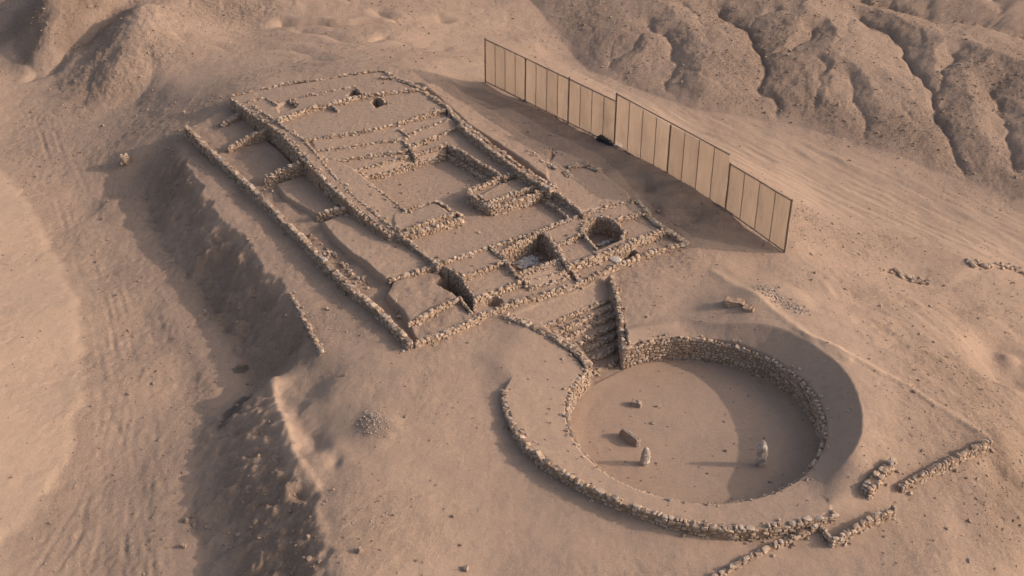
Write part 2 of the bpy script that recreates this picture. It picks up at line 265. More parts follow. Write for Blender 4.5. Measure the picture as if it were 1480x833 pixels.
def terrain(X, Y):
    """height, part, roughness, pale tint at world points"""
    shp = X.shape; X = X.ravel().astype(float); Y = Y.ravel().astype(float)
    ctr = np.array([0., 115.]); rr = np.hypot(X-ctr[0], Y-ctr[1]); far = sstep(100, 190, rr)
    h = tps_eval(MACRO, X, Y); e = .6
    fast = len(X) > 5000
    if fast:
        hx = tps_eval(MACRO, X+e, Y); slope = np.abs(hx-h)/e
    else: slope = np.zeros_like(X)
    h = np.clip(h, -9, 14); h = h*(1-far)+(-5+3.5*fbm(X/90, Y/90, 3, 77))*far
    for ln, sl in SCARP:
        lo = ln[:, :2].min(0)-12; hi = ln[:, :2].max(0)+12; m = (X > lo[0]) & (X < hi[0]) & (Y > lo[1]) & (Y < hi[1])
        if not m.any(): continue
        x = X[m]+.5*fbm(X[m]/2.5, Y[m]/2.5, 3, 21); y = Y[m]+.5*fbm(X[m]/2.5, Y[m]/2.5, 3, 22); d = np.full(x.shape, 99.); sg = np.zeros_like(x); zc = np.zeros_like(x); en = np.zeros_like(x); nl = len(ln)
        for q in range(nl-1):
            a, b = ln[q], ln[q+1]; dd, t = seg_dist(x, y, a, b); u = dd < d
            cr = (b[0]-a[0])*(y-a[1])-(b[1]-a[1])*(x-a[0]); sg = np.where(u, cr, sg); zc = np.where(u, a[2]+(b[2]-a[2])*t, zc); en = np.where(u, np.minimum(q+t, nl-1-q-t), en); d = np.minimum(d, dd)
        left = d*np.sign(-sg)      # positive on the valley side
        prof = np.maximum(zc-sl*np.maximum(left, 0), -3.9); wt = sstep(-1.0, 0.0, left)*(1-sstep(9, 12, left))*sstep(0, 2.2, en)
        rill = .55*(ridged((X[m]*.35+Y[m])/2.2, (X[m]-Y[m]*.35)/7, 3, 24)-.55)+.24*fbm(X[m]/1.1, Y[m]/1.1, 3, 25)
        h[m] = h[m]*(1-wt)+(prof+rill*sstep(-.5, 1.5, left)*(1-sstep(4.5, 8, left)))*wt
    # hill mask: right hills, left hills
    hr = P(np.array([700,800,850,1000,1150,1300,1480,1700,2600,600.]), np.array([-40,48,100,158,180,222,282,330,-400,-400.]), -6)[:, :2]
    hl = P(np.array([-100,20,48,95,200,262,300,380,470,640,660,-100.]), np.array([40,60,140,157,150,115,60,40,30,30,-120,-120.]), -3)[:, :2]
    mr = sstep(0, 3, sdist(X, Y, hr))*(1-far); ml = sstep(-1, 4, sdist(X, Y, hl)); hill = np.maximum(mr, .55*ml)
    big = [g_ for g_ in GUL if len(g_) == 4]
    if (mr > 0).any():
        m = mr > 0; x0, y0 = X[m], Y[m]; df = np.maximum(sdist(x0, y0, hr), 0)
        x = x0+1.3*fbm(x0/7, y0/7, 3, 5); y = y0+1.3*fbm(x0/7, y0/7, 3, 6)
        rise = 4.6*(1-np.exp(-df/10))+.045*df; cut = np.zeros_like(x); notch = np.zeros_like(x)
        for pl, A, wd, _ in big:
            lo = pl[:, :2].min(0)-22; hi = pl[:, :2].max(0)+22; q = (x > lo[0]) & (x < hi[0]) & (y > lo[1]) & (y < hi[1])
            if not q.any(): continue
            d = np.full(int(q.sum()), 99.)
            for a, b in zip(pl[:-1], pl[1:]): d = np.minimum(d, seg_dist(x[q], y[q], a, b)[0])
            k_ = min(1.0, .35+A/2.8); cut[q] = np.maximum(cut[q], k_*np.exp(-d/(wd*3.2))); notch[q] = np.maximum(notch[q], A*.17*np.exp(-d/.5))
        # secondary rills that run down towards the gullies
        rg_ = np.abs(noise(x/4.6+3, y/11, 14)); rg2 = np.abs(noise(x/2.1, y/6.5+9, 15))
        rl_ = .42*np.exp(-rg_/.10)+.16*np.exp(-rg2/.10)
        h[m] += rise*(1-.50*cut)-notch*np.minimum(1, df/3)-.35*rl_*np.minimum(1, df/5)*np.clip(.3+1.3*noise(x0/9, y0/9, 19), 0, 1)+.16*fbm(x0/8, y0/8, 2, 20)*np.minimum(1, df/6)
    for pl, A, wd in [g_ for g_ in GUL if len(g_) == 3]:
        lo = pl[:, :2].min(0)-14; hi = pl[:, :2].max(0)+14; m = (X > lo[0]) & (X < hi[0]) & (Y > lo[1]) & (Y < hi[1])
        if not m.any(): continue
        x = X[m]+1.5*fbm(X[m]/8, Y[m]/8, 2, 5); y = Y[m]+1.5*fbm(X[m]/8, Y[m]/8, 2, 6)
        d = np.full(x.shape, 99.)
        for a, b in zip(pl[:-1], pl[1:]): d = np.minimum(d, seg_dist(x, y, a, b)[0])
        h[m] -= A*(.36*np.exp(-(d/(wd*1.1))**1.3)+.22*np.exp(-d/.6)*(.8+.3*noise(x/6, y/6, 8))-.10*np.exp(-((d-wd*1.9)/(wd*.9))**2))
    # small rills running down the spurs
    wx = X+2.5*fbm(X/11, Y/11, 2, 9); wy = Y+2.5*fbm(X/11, Y/11, 2, 10)
    rl = ridged(wx/13, wy/15, 4, 12)-.6
    h += ml*(.12*rl+.17*(ridged((X+.5*Y)/2.6, (Y-.5*X)/4.5, 4, 26)-.6)*(1-sstep(20, 45, X+60)))
    r2 = 1-ridged((wx*.9+wy*.25)/4.2, (wy*.9-wx*.25)/8.5, 3, 18)
    h -= ml*.06*np.clip(r2, -.4, 1)
    for px, py, z, R, A in MOUNDS:
        c = P(px, py, z); d2 = ((X-c[0])**2+(Y-c[1])**2)/(R*R)
        h += A*np.exp(-d2*1.2)
    rough = np.clip(.30+hill*.30+sstep(.22, .5, slope)*.35+.28*fbm(X/14, Y/14, 3, 40), .05, 1)
    # smoother trodden ground round the temple and the circle
    sm = P(np.array([470,600,700,900,1000,1140,1300,1260,1200,640.]), np.array([490,700,760,800,812,800,690,500,420,500.]), 0)[:, :2]
    tr = sstep(-3, 3, sdist(X, Y, sm)); rough *= 1-.6*tr
    # wheel tracks and streaks along the valley on the left
    vl = P(np.array([15,0,120,122,60,0,60,255,275,320,285,215,170,60.]), np.array([120,240,420,560,740,800,850,850,700,560,400,270,220,140.]), -3.8)[:, :2]
    vm = sstep(-1.5, 2.5, sdist(X, Y, vl))
    a1 = math.radians(112); s1 = X*math.cos(a1)+Y*math.sin(a1); n1 = -X*math.sin(a1)+Y*math.cos(a1)
    n1 = n1+1.6*fbm(X/16, Y/16, 2, 51)+.0006*(s1-70)**2
    rough = rough*(1-vm)+vm*np.clip(.33+.15*fbm(X/5, Y/5, 3, 52), 0, 1)
    h += vm*(.018*fbm(n1/1.1, s1/16, 3, 53)+.028*fbm(n1/.4, s1/4, 2, 55)+.03*fbm(X/.5, Y/.7, 3, 56))
    for tk in ([(70,190),(95,300),(140,430),(165,560),(150,690),(110,833)], [(100,240),(150,360),(190,480),(215,600),(200,720),(190,860)], [(60,170),(120,330),(175,470),(180,600),(130,720),(60,833)],
               [(130,320),(165,430),(185,540),(175,650),(185,750),(215,860)], [(115,330),(135,450),(150,560),(200,640),(240,760),(235,860)]):
        pl = smooth_line(PL([(a, b, -3.8) for a, b in tk]), 2.5); lo = pl[:, :2].min(0)-4; hi = pl[:, :2].max(0)+4; m = (X > lo[0]) & (X < hi[0]) & (Y > lo[1]) & (Y < hi[1])
        if not m.any(): continue
        d = np.full(int(m.sum()), 99.)
        for a, b in zip(pl[:-1], pl[1:]): d = np.minimum(d, seg_dist(X[m], Y[m], a, b)[0])
        h[m] += vm[m]*np.clip(.5+.9*noise(X[m]/6, Y[m]/6, 74), .1, 1)*.75*(-.075*np.exp(-((d-.8)/.17)**2)+.035*np.exp(-((d-1.15)/.18)**2)+.03*np.exp(-((d-.4)/.2)**2))
    # the wadi bed beyond the screen, streaked along its length
    wl = P(np.array([700,800,960,1100,1300,1480,1600,1600,1300,1160,1050,850.]), np.array([20,85,150,175,235,300,330,430,350,300,250,130.]), -6)[:, :2]
    wm = sstep(-2, 3, sdist(X, Y, wl))
    a2 = math.radians(-52); s2 = X*math.cos(a2)+Y*math.sin(a2); n2 = -X*math.sin(a2)+Y*math.cos(a2)
    h += wm*.07*fbm(n2/.9+1.2*fbm(X/20, Y/20, 2, 58), s2/7, 3, 57); rough = rough*(1-.55*wm)
    # right-hand slope: shallow streaks running down to the right
    rs = P(np.array([1140,1300,1480,1600,1600,1480,1400,1250,1170.]), np.array([380,400,400,420,900,833,650,500,420.]), -1)[:, :2]
    rm = sstep(-1, 4, sdist(X, Y, rs))
    h += rm*(.17*fbm(n2/2.2+.8*fbm(X/9, Y/9, 2, 61), s2/9, 4, 62))
    rgeo = rough*(1-.45*hill)
    lmm0 = sstep(-1, 2, sdist(X, Y, P(np.array([-90,0,45,115,122,105,60,0,-90.]), np.array([200,240,290,430,560,640,720,780,820.]), -3)[:, :2]))
    rgeo = rgeo*(1-.5*lmm0)
    h += (.03+.20*rgeo**1.5)*fbm(X/1.8, Y/1.8, 4, 64)*.8+.035*rough*fbm(X/.9, Y/.9, 3, 63)+(.10-.06*vm)*fbm(X/7, Y/7, 2, 66)+.05*rough*fbm(X/.55, Y/.55, 2, 68)
    h += .22*np.clip(rgeo-.45, 0, 1)*fbm((X*.6+Y*.8)/.8, (Y*.6-X*.8)/2.6, 3, 69)
    # pale narrow ridge of trodden sand from the rim of the circle to the far stone wall
    pale = np.zeros_like(X)
    for ln, A, wd, pa in (([(1150,478,1.7),(1234,517,1.6),(1328,568,.9),(1375,600,.6),(1428,628,.3)], .16, .35, .8), ([(1030,390,.7),(1080,425,1.0),(1160,480,1.7),(1225,520,1.7)], .12, .5, .5),
                      ([(1130,420,.8),(1250,480,.2),(1330,545,.3),(1420,600,-.5),(1480,690,-2)], .14, 1.2, .15), ([(392,545,-1.3),(407,600,-.7),(421,655,-.5),(455,705,-.3)], .2, .45, .3), ([(412,562,-1.0),(424,592,-.7),(436,622,-.6),(455,642,-.4),(480,668,-.3)], -.32, .8, 0), ([(1290,400,-4),(1360,415,-4),(1400,400,-4.6),(1420,380,-5)], -.1, .8, .5)):
        pl = smooth_line(PL(ln), 1.5); d = np.full(X.shape, 99.); lo = pl[:, :2].min(0)-6; hi = pl[:, :2].max(0)+6; m = (X > lo[0]) & (X < hi[0]) & (Y > lo[1]) & (Y < hi[1])
        if not m.any(): continue
        wp = .18 if A > 0 and pa > .3 else .5; xw = X[m]+wp*fbm(X[m]/2.2, Y[m]/2.2, 3, 93); yw = Y[m]+wp*fbm(X[m]/2.2, Y[m]/2.2, 3, 94); dm = d[m]
        for a, b in zip(pl[:-1], pl[1:]): dm = np.minimum(dm, seg_dist(xw, yw, a, b)[0])
        d[m] = dm
        g = np.exp(-(d/wd)**2); h += A*g; pale = np.maximum(pale, pa*g)
    pale = np.maximum(pale, .35*wm*(.5+.5*np.clip(fbm(n2/5, s2/20, 2, 71)+.3, 0, 1)))
    # left mound of smooth sand
    lm = P(np.array([-90,0,45,115,122,105,60,0,-90.]), np.array([200,240,290,430,560,640,720,780,820.]), -3)[:, :2]
    ld = sdist(X, Y, lm)+.5*fbm(X/3, Y/3, 3, 73); lmm = sstep(-.3, .5, ld); pale = np.maximum(pale, .42*lmm); rough *= 1-.5*lmm; h += sstep(-.3, 1.2, ld)*.10
    part = np.zeros(X.shape, np.int16)
    # circular plaza: bank, ring, sunken floor
    dx, dy = X-PC[0], Y-PC[1]; r = np.hypot(dx, dy); th = np.degrees(np.arctan2(dy, dx))
    near = r < 22
    sl = .10+.58*sstep(-62, -38, th)*(1-sstep(62, 92, th))
    cone = RIM+.03+sl*(r-PR)+.03*fbm(X, Y, 2, 80)
    right = (sstep(-75, -50, th)*(1-sstep(85, 100, th)))
    hc = np.minimum(h, cone); h = np.where(near, h*(1-right)+hc*right, h)
    onring = near & (right > .5) & (cone <= h+.02)
    rd = np.full(X.shape, -99.); rd[near] = sdist(X[near], Y[near], RINGP)
    dw = np.full(X.shape, 99.)
    for a, b in zip(OUTW[:-1, :2], OUTW[1:, :2]): dw[near] = np.minimum(dw[near], seg_dist(X[near], Y[near], a, b)[0])
    t = np.maximum(sstep(-.08, .08, rd), sstep(-5.0, .5, rd)*sstep(.1, 2.2, dw-np.abs(rd))*(rd > -5)); h = h*(1-t)+(RIM+.03+.085*(r-PR)+.02*fbm(X*.8, Y*.8, 2, 82))*t
    onring |= rd > 0
    t = sstep(-1.2, 0, -r+PR+1.5)*(1-t)*near*(1-right)   # flatten to the rim
    h = h*(1-t)+(RIM+.05+.25*(r-PR))*t*1.0
    part[onring] = RING_ID; rough[onring] = .12
    t = sstep(-.08, .08, PR+.14-r); fl = PFLOOR+.03*fbm(X/3, Y/3, 3, 84)+.10*sstep(PR-1.6, PR, r)
    h = h*(1-t)+fl*t; part[r < PR+.14] = PF_ID; rough[r < PR+.14] = .1
    paint(h, part, rough, X, Y, STL)
    paint(h, part, rough, X, Y, ALL)
    return h.reshape(shp), part.reshape(shp), rough.reshape(shp), pale.reshape(shp)
def Hat(x, y): return terrain(np.atleast_1d(np.asarray(x, float)), np.atleast_1d(np.asarray(y, float)))[0]
# ------------------------------------------------------------------ materials
def newmat(name):
    m = bpy.data.materials.new(name); m.use_nodes = True; n = m.node_tree.nodes; return m, n, m.node_tree.links, n['Principled BSDF']
def N(n, t, **k):
    q = n.new(t)
    for a, b in k.items():
        if a in q.inputs.keys() if hasattr(q.inputs, 'keys') else False: q.inputs[a].default_value = b
        else: setattr(q, a, b)
    return q
def mix(n, l, fac, a, b, mode='MIX'):
    q = n.new('ShaderNodeMix'); q.data_type = 'RGBA'; q.blend_type = mode
    for s, v in ((0, fac), (6, a), (7, b)):
        if hasattr(v, 'links') or isinstance(v, bpy.types.NodeSocket): l.new(v, q.inputs[s])
        else: q.inputs[s].default_value = v if s == 0 else (*v, 1)
    return q.outputs[2]
def ramp(n, l, src, a, b):
    q = n.new('ShaderNodeMapRange'); q.inputs[1].default_value = a; q.inputs[2].default_value = b; l.new(src, q.inputs[0]); return q.outputs[0]
def math_(n, l, op, a, b):
    q = n.new('ShaderNodeMath'); q.operation = op
    for i, v in enumerate((a, b)):
        if isinstance(v, bpy.types.NodeSocket): l.new(v, q.inputs[i])
        else: q.inputs[i].default_value = v
    return q.outputs[0]
def tex(n, l, co, kind, scale, detail=4, rough=.6, out=0):
    q = n.new(kind); l.new(co, q.inputs['Vector']); q.inputs['Scale'].default_value = scale
    if kind == 'ShaderNodeTexNoise': q.inputs['Detail'].default_value = detail; q.inputs['Roughness'].default_value = rough
    return q.outputs[out]
def mat_ground():
    m, n, l, b = newmat('desert_earth'); co = n.new('ShaderNodeTexCoord').outputs['Object']
    ar = n.new('ShaderNodeAttribute'); ar.attribute_name = 'rough'; R = ar.outputs['Fac']
    ap = n.new('ShaderNodeAttribute'); ap.attribute_name = 'pale'; PA = ap.outputs['Fac']
    ad = n.new('ShaderNodeAttribute'); ad.attribute_name = 'ash'; AS = ad.outputs['Fac']
    big = ramp(n, l, tex(n, l, co, 'ShaderNodeTexNoise', .11, 5, .6), .32, .68)
    c = mix(n, l, big, (.40, .268, .186), (.35, .236, .168))
    mid = ramp(n, l, tex(n, l, co, 'ShaderNodeTexNoise', .55, 6, .7), .35, .7)
    c = mix(n, l, math_(n, l, 'MULTIPLY', mid, .55), c, (.30, .208, .155))
    gr = ramp(n, l, tex(n, l, co, 'ShaderNodeTexNoise', 2.6, 8, .85), .42, .62)
    c = mix(n, l, math_(n, l, 'MULTIPLY', gr, math_(n, l, 'ADD', math_(n, l, 'MULTIPLY', R, .35), .3)), c, (.25, .175, .13))
    wr = ramp(n, l, tex(n, l, co, 'ShaderNodeTexNoise', .9, 6, .75), .56, .74)
    c = mix(n, l, math_(n, l, 'MULTIPLY', wr, .35), c, (.46, .32, .225))
    sm_ = ramp(n, l, tex(n, l, co, 'ShaderNodeTexNoise', .33, 7, .7), .52, .68)
    c = mix(n, l, math_(n, l, 'MULTIPLY', sm_, .38), c, (.255, .185, .145))
    c = mix(n, l, math_(n, l, 'MULTIPLY', R, .4), c, (.31, .22, .168))
    c = mix(n, l, math_(n, l, 'MULTIPLY', PA, .8), c, (.47, .325, .222))
    fine = ramp(n, l, tex(n, l, co, 'ShaderNodeTexNoise', 5.5, 5, .75), .38, .72)
    c = mix(n, l, math_(n, l, 'MULTIPLY', fine, math_(n, l, 'ADD', math_(n, l, 'MULTIPLY', R, .6), .3)), c, (.215, .148, .108))
    v = n.new('ShaderNodeTexVoronoi'); l.new(co, v.inputs['Vector']); v.inputs['Scale'].default_value = 2.6; v.inputs['Randomness'].default_value = 1
    sz = n.new('ShaderNodeSeparateColor'); l.new(v.outputs['Color'], sz.inputs[0])
    lim = math_(n, l, 'MULTIPLY', math_(n, l, 'POWER', sz.outputs[0], 3.0), .30)
    peb = math_(n, l, 'LESS_THAN', v.outputs['Distance'], lim)
    pebm = math_(n, l, 'MULTIPLY', peb, math_(n, l, 'ADD', math_(n, l, 'MULTIPLY', R, .75), .12))
    pc = mix(n, l, sz.outputs[1], (.15, .10, .075), (.46, .34, .25))
    c = mix(n, l, pebm, c, pc)
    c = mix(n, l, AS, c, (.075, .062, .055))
    l.new(c, b.inputs['Base Color']); b.inputs['Roughness'].default_value = .95; b.inputs['Specular IOR Level'].default_value = .1
    h1 = tex(n, l, co, 'ShaderNodeTexNoise', 2.2, 9, .8); h2 = tex(n, l, co, 'ShaderNodeTexNoise', 9, 4, .7)
    hh = math_(n, l, 'ADD', h1, math_(n, l, 'MULTIPLY', h2, .35)); hh = math_(n, l, 'ADD', hh, math_(n, l, 'MULTIPLY', peb, .25))
    rn = n.new('ShaderNodeTexNoise'); rn.noise_type = 'RIDGED_MULTIFRACTAL'; l.new(co, rn.inputs['Vector']); rn.inputs['Scale'].default_value = .8; rn.inputs['Detail'].default_value = 7; rn.inputs['Roughness'].default_value = .62
    hh = math_(n, l, 'ADD', hh, math_(n, l, 'MULTIPLY', rn.outputs[0], math_(n, l, 'MULTIPLY', R, .30)))
    bp = n.new('ShaderNodeBump'); bp.inputs['Distance'].default_value = .5; l.new(hh, bp.inputs['Height'])
    l.new(math_(n, l, 'ADD', math_(n, l, 'MULTIPLY', R, .85), .22), bp.inputs['Strength'])
    l.new(bp.outputs[0], b.inputs['Normal']); return m
def mat_stone(name, dark, lite, grey, bump=.5):
    m, n, l, b = newmat(name); co = n.new('ShaderNodeTexCoord').outputs['Object']
    a = n.new('ShaderNodeAttribute'); a.attribute_name = 'tone'
    sp = n.new('ShaderNodeSeparateColor'); l.new(a.outputs['Color'], sp.inputs[0])
    c = mix(n, l, sp.outputs[0], dark, lite); c = mix(n, l, math_(n, l, 'MULTIPLY', sp.outputs[1], .65), c, grey)
    f = ramp(n, l, tex(n, l, co, 'ShaderNodeTexNoise', 4, 6, .75), .35, .7)
    c = mix(n, l, math_(n, l, 'MULTIPLY', f, .35), c, (.2, .135, .09))
    l.new(c, b.inputs['Base Color']); b.inputs['Roughness'].default_value = .9; b.inputs['Specular IOR Level'].default_value = .2
    bp = n.new('ShaderNodeBump'); bp.inputs['Distance'].default_value = .06; bp.inputs['Strength'].default_value = bump
    l.new(tex(n, l, co, 'ShaderNodeTexNoise', 9, 6, .7), bp.inputs['Height']); l.new(bp.outputs[0], b.inputs['Normal']); return m
def mat_flat(name, col, rough=.8, metal=0, var=.25, scale=3, spec=.3):
    m, n, l, b = newmat(name); co = n.new('ShaderNodeTexCoord').outputs['Object']
    f = tex(n, l, co, 'ShaderNodeTexNoise', scale, 6, .7); f = ramp(n, l, f, .3, .7)
    c = mix(n, l, math_(n, l, 'MULTIPLY', f, 1.0), col, tuple(x*(1-var) for x in col)); l.new(c, b.inputs['Base Color'])
    b.inputs['Roughness'].default_value = rough; b.inputs['Metallic'].default_value = metal; b.inputs['Specular IOR Level'].default_value = spec
    return m
M_G = mat_ground()
M_ST = mat_stone('field_stone', (.205, .138, .096), (.46, .325, .23), (.40, .33, .285))
M_MUD = mat_flat('mud_mortar', (.33, .222, .152), .95, 0, .35, 2.5, .1)
M_WHITE = mat_stone('white_stone', (.46, .40, .34), (.62, .56, .50), (.5, .5, .5))
M_STELE = mat_stone('upright_stone', (.22, .16, .115), (.60, .50, .42), (.46, .40, .35), 1.0)
M_POST = mat_flat('weathered_post', (.21, .145, .105), .8, 0, .4, 4)
M_BLACK = mat_flat('black_tarp', (.02, .02, .022), .6, 0, .4, 4)
def mat_cloth():
    m, n, l, b = newmat('screen_cloth'); co = n.new('ShaderNodeTexCoord').outputs['Object']
    mp = n.new('ShaderNodeMapping'); mp.inputs['Scale'].default_value = (6, 6, .35); l.new(co, mp.inputs[0])
    f = ramp(n, l, tex(n, l, mp.outputs[0], 'ShaderNodeTexNoise', 1.2, 5, .65), .3, .7)
    c = mix(n, l, f, (.205, .148, .112), (.165, .117, .088)); l.new(c, b.inputs['Base Color']); b.inputs['Roughness'].default_value = 1; b.inputs['Specular IOR Level'].default_value = 0
    oi = n.new('ShaderNodeObjectInfo'); rv = math_(n, l, 'ADD', math_(n, l, 'MULTIPLY', oi.outputs['Random'], .22), .87)
    st_ = ramp(n, l, tex(n, l, co, 'ShaderNodeTexNoise', .5, 5, .7), .5, .75)
    def tone(cc): 
        cc = mix(n, l, math_(n, l, 'MULTIPLY', st_, .3), cc, (.16, .115, .085))
        q = n.new('ShaderNodeVectorMath'); q.operation = 'SCALE'; l.new(cc, q.inputs[0]); l.new(rv, q.inputs['Scale']); return q.outputs[0]
    l.new(tone(c), b.inputs['Base Color'])
    tr = n.new('ShaderNodeBsdfTranslucent'); l.new(tone(mix(n, l, f, (.34, .25, .185), (.27, .195, .145))), tr.inputs['Color'])
    ms = n.new('ShaderNodeMixShader'); ms.inputs[0].default_value = .55; l.new(b.outputs[0], ms.inputs[1]); l.new(tr.outputs[0], ms.inputs[2])
    tp = n.new('ShaderNodeBsdfTransparent'); m2 = n.new('ShaderNodeMixShader'); m2.inputs[0].default_value = .26     # open weave
    l.new(ms.outputs[0], m2.inputs[1]); l.new(tp.outputs[0], m2.inputs[2]); l.new(m2.outputs[0], n['Material Output'].inputs[0]); return m
M_CLOTH = mat_cloth()
# ------------------------------------------------------------------ mesh building
def mesh_obj(name, V, Fq, mats, parent=None, midx=None, smooth=False, attrs=None, tone=None):
    me = bpy.data.meshes.new(name); V = np.asarray(V, np.float32); Fq = np.asarray(Fq, np.int32); k = Fq.shape[1]
    me.vertices.add(len(V)); me.vertices.foreach_set('co', V.ravel())
    me.loops.add(Fq.size); me.loops.foreach_set('vertex_index', Fq.ravel())
    me.polygons.add(len(Fq)); me.polygons.foreach_set('loop_start', np.arange(0, Fq.size, k, dtype=np.int32)); me.polygons.foreach_set('loop_total', np.full(len(Fq), k, np.int32))
    for m in mats: me.materials.append(m)
    if midx is not None: me.polygons.foreach_set('material_index', np.asarray(midx, np.int32))
    me.polygons.foreach_set('use_smooth', np.full(len(Fq), smooth, bool))
    me.update(calc_edges=True)
    for a, v in (attrs or {}).items():
        at = me.attributes.new(a, 'FLOAT', 'POINT'); at.data.foreach_set('value', np.asarray(v, np.float32))
    if tone is not None:
        at = me.attributes.new('tone', 'FLOAT_COLOR', 'POINT'); at.data.foreach_set('color', np.asarray(tone, np.float32).ravel())
    o = bpy.data.objects.new(name, me); S.collection.objects.link(o)
    if parent: o.parent = parent; o.matrix_parent_inverse = parent.matrix_world.inverted()
    return o
def tag(o, label, cat, group=None, kind=None):
    o['label'] = label
    if cat: o['category'] = cat
    if group: o['group'] = group
    if kind: o['kind'] = kind
    return o
def thing(name, loc, label, cat, group=None):
    o = bpy.data.objects.new(name, None); o.location = loc; o.empty_display_size = .5; S.collection.objects.link(o)
    bpy.context.view_layer.update(); return tag(o, label, cat, group)
# rock prototypes: a rounded, broken cube of 26 points
def protos(n, seed, cube=.38):
    r = np.random.default_rng(seed); g = [(i, j, k) for i in (-1, 0, 1) for j in (-1, 0, 1) for k in (-1, 0, 1) if (i, j, k) != (0, 0, 0)]
    ix = {q: i for i, q in enumerate(g)}; fs = []
    for ax in range(3):
        for s in (-1, 1):
            for a in (-1, 0):
                for b in (-1, 0):
                    q = []
                    for (da, db) in ((0, 0), (1, 0), (1, 1), (0, 1)):
                        c = [0, 0, 0]; c[ax] = s; c[(ax+1) % 3] = a+da; c[(ax+2) % 3] = b+db; q.append(ix[tuple(c)])
                    fs.append(q if s > 0 else q[::-1])
    G = np.array(g, float); U = G/np.linalg.norm(G, axis=1)[:, None]
    out = []
    for _ in range(n):
        v = U*(1-cube)+G*cube*.86; v = v+r.normal(0, .11, v.shape); v /= np.abs(v).max(0); out.append(v)
    return np.array(out), np.array(fs)
PRO, PF = protos(24, 3)
class Stones:
    def __init__(s): s.c = []; s.d = []; s.r = []; s.t = []
    def add(s, c, d, yaw, tilt=.15, tone=None):
        s.c.append(c); s.d.append(d); s.r.append((random.gauss(0, tilt), random.gauss(0, tilt), yaw+random.gauss(0, tilt)))
        s.t.append(tone or (random.random(), random.random()**3))
    def arrays(s):
        n = len(s.c); C = np.array(s.c); D = np.array(s.d)/2; R = np.array(s.r)
        V = PRO[RNG.integers(0, len(PRO), n)]*D[:, None, :]
        cx, sx, cy, sy, cz, sz = np.cos(R[:, 0]), np.sin(R[:, 0]), np.cos(R[:, 1]), np.sin(R[:, 1]), np.cos(R[:, 2]), np.sin(R[:, 2])
        M = np.empty((n, 3, 3))
        M[:, 0, 0] = cz*cy; M[:, 0, 1] = cz*sy*sx-sz*cx; M[:, 0, 2] = cz*sy*cx+sz*sx
        M[:, 1, 0] = sz*cy; M[:, 1, 1] = sz*sy*sx+cz*cx; M[:, 1, 2] = sz*sy*cx-cz*sx
        M[:, 2, 0] = -sy; M[:, 2, 1] = cy*sx; M[:, 2, 2] = cy*cx
        V = np.einsum('nij,nkj->nki', M, V)+C[:, None, :]
        Fq = PF[None]+np.arange(n)[:, None, None]*26
        T = np.zeros((n, 26, 4)); T[..., 3] = 1; T[:, :, 0] = np.array(s.t)[:, None, 0]; T[:, :, 1] = np.array(s.t)[:, None, 1]
        return V.reshape(-1, 3), Fq.reshape(-1, 4), T.reshape(-1, 4)
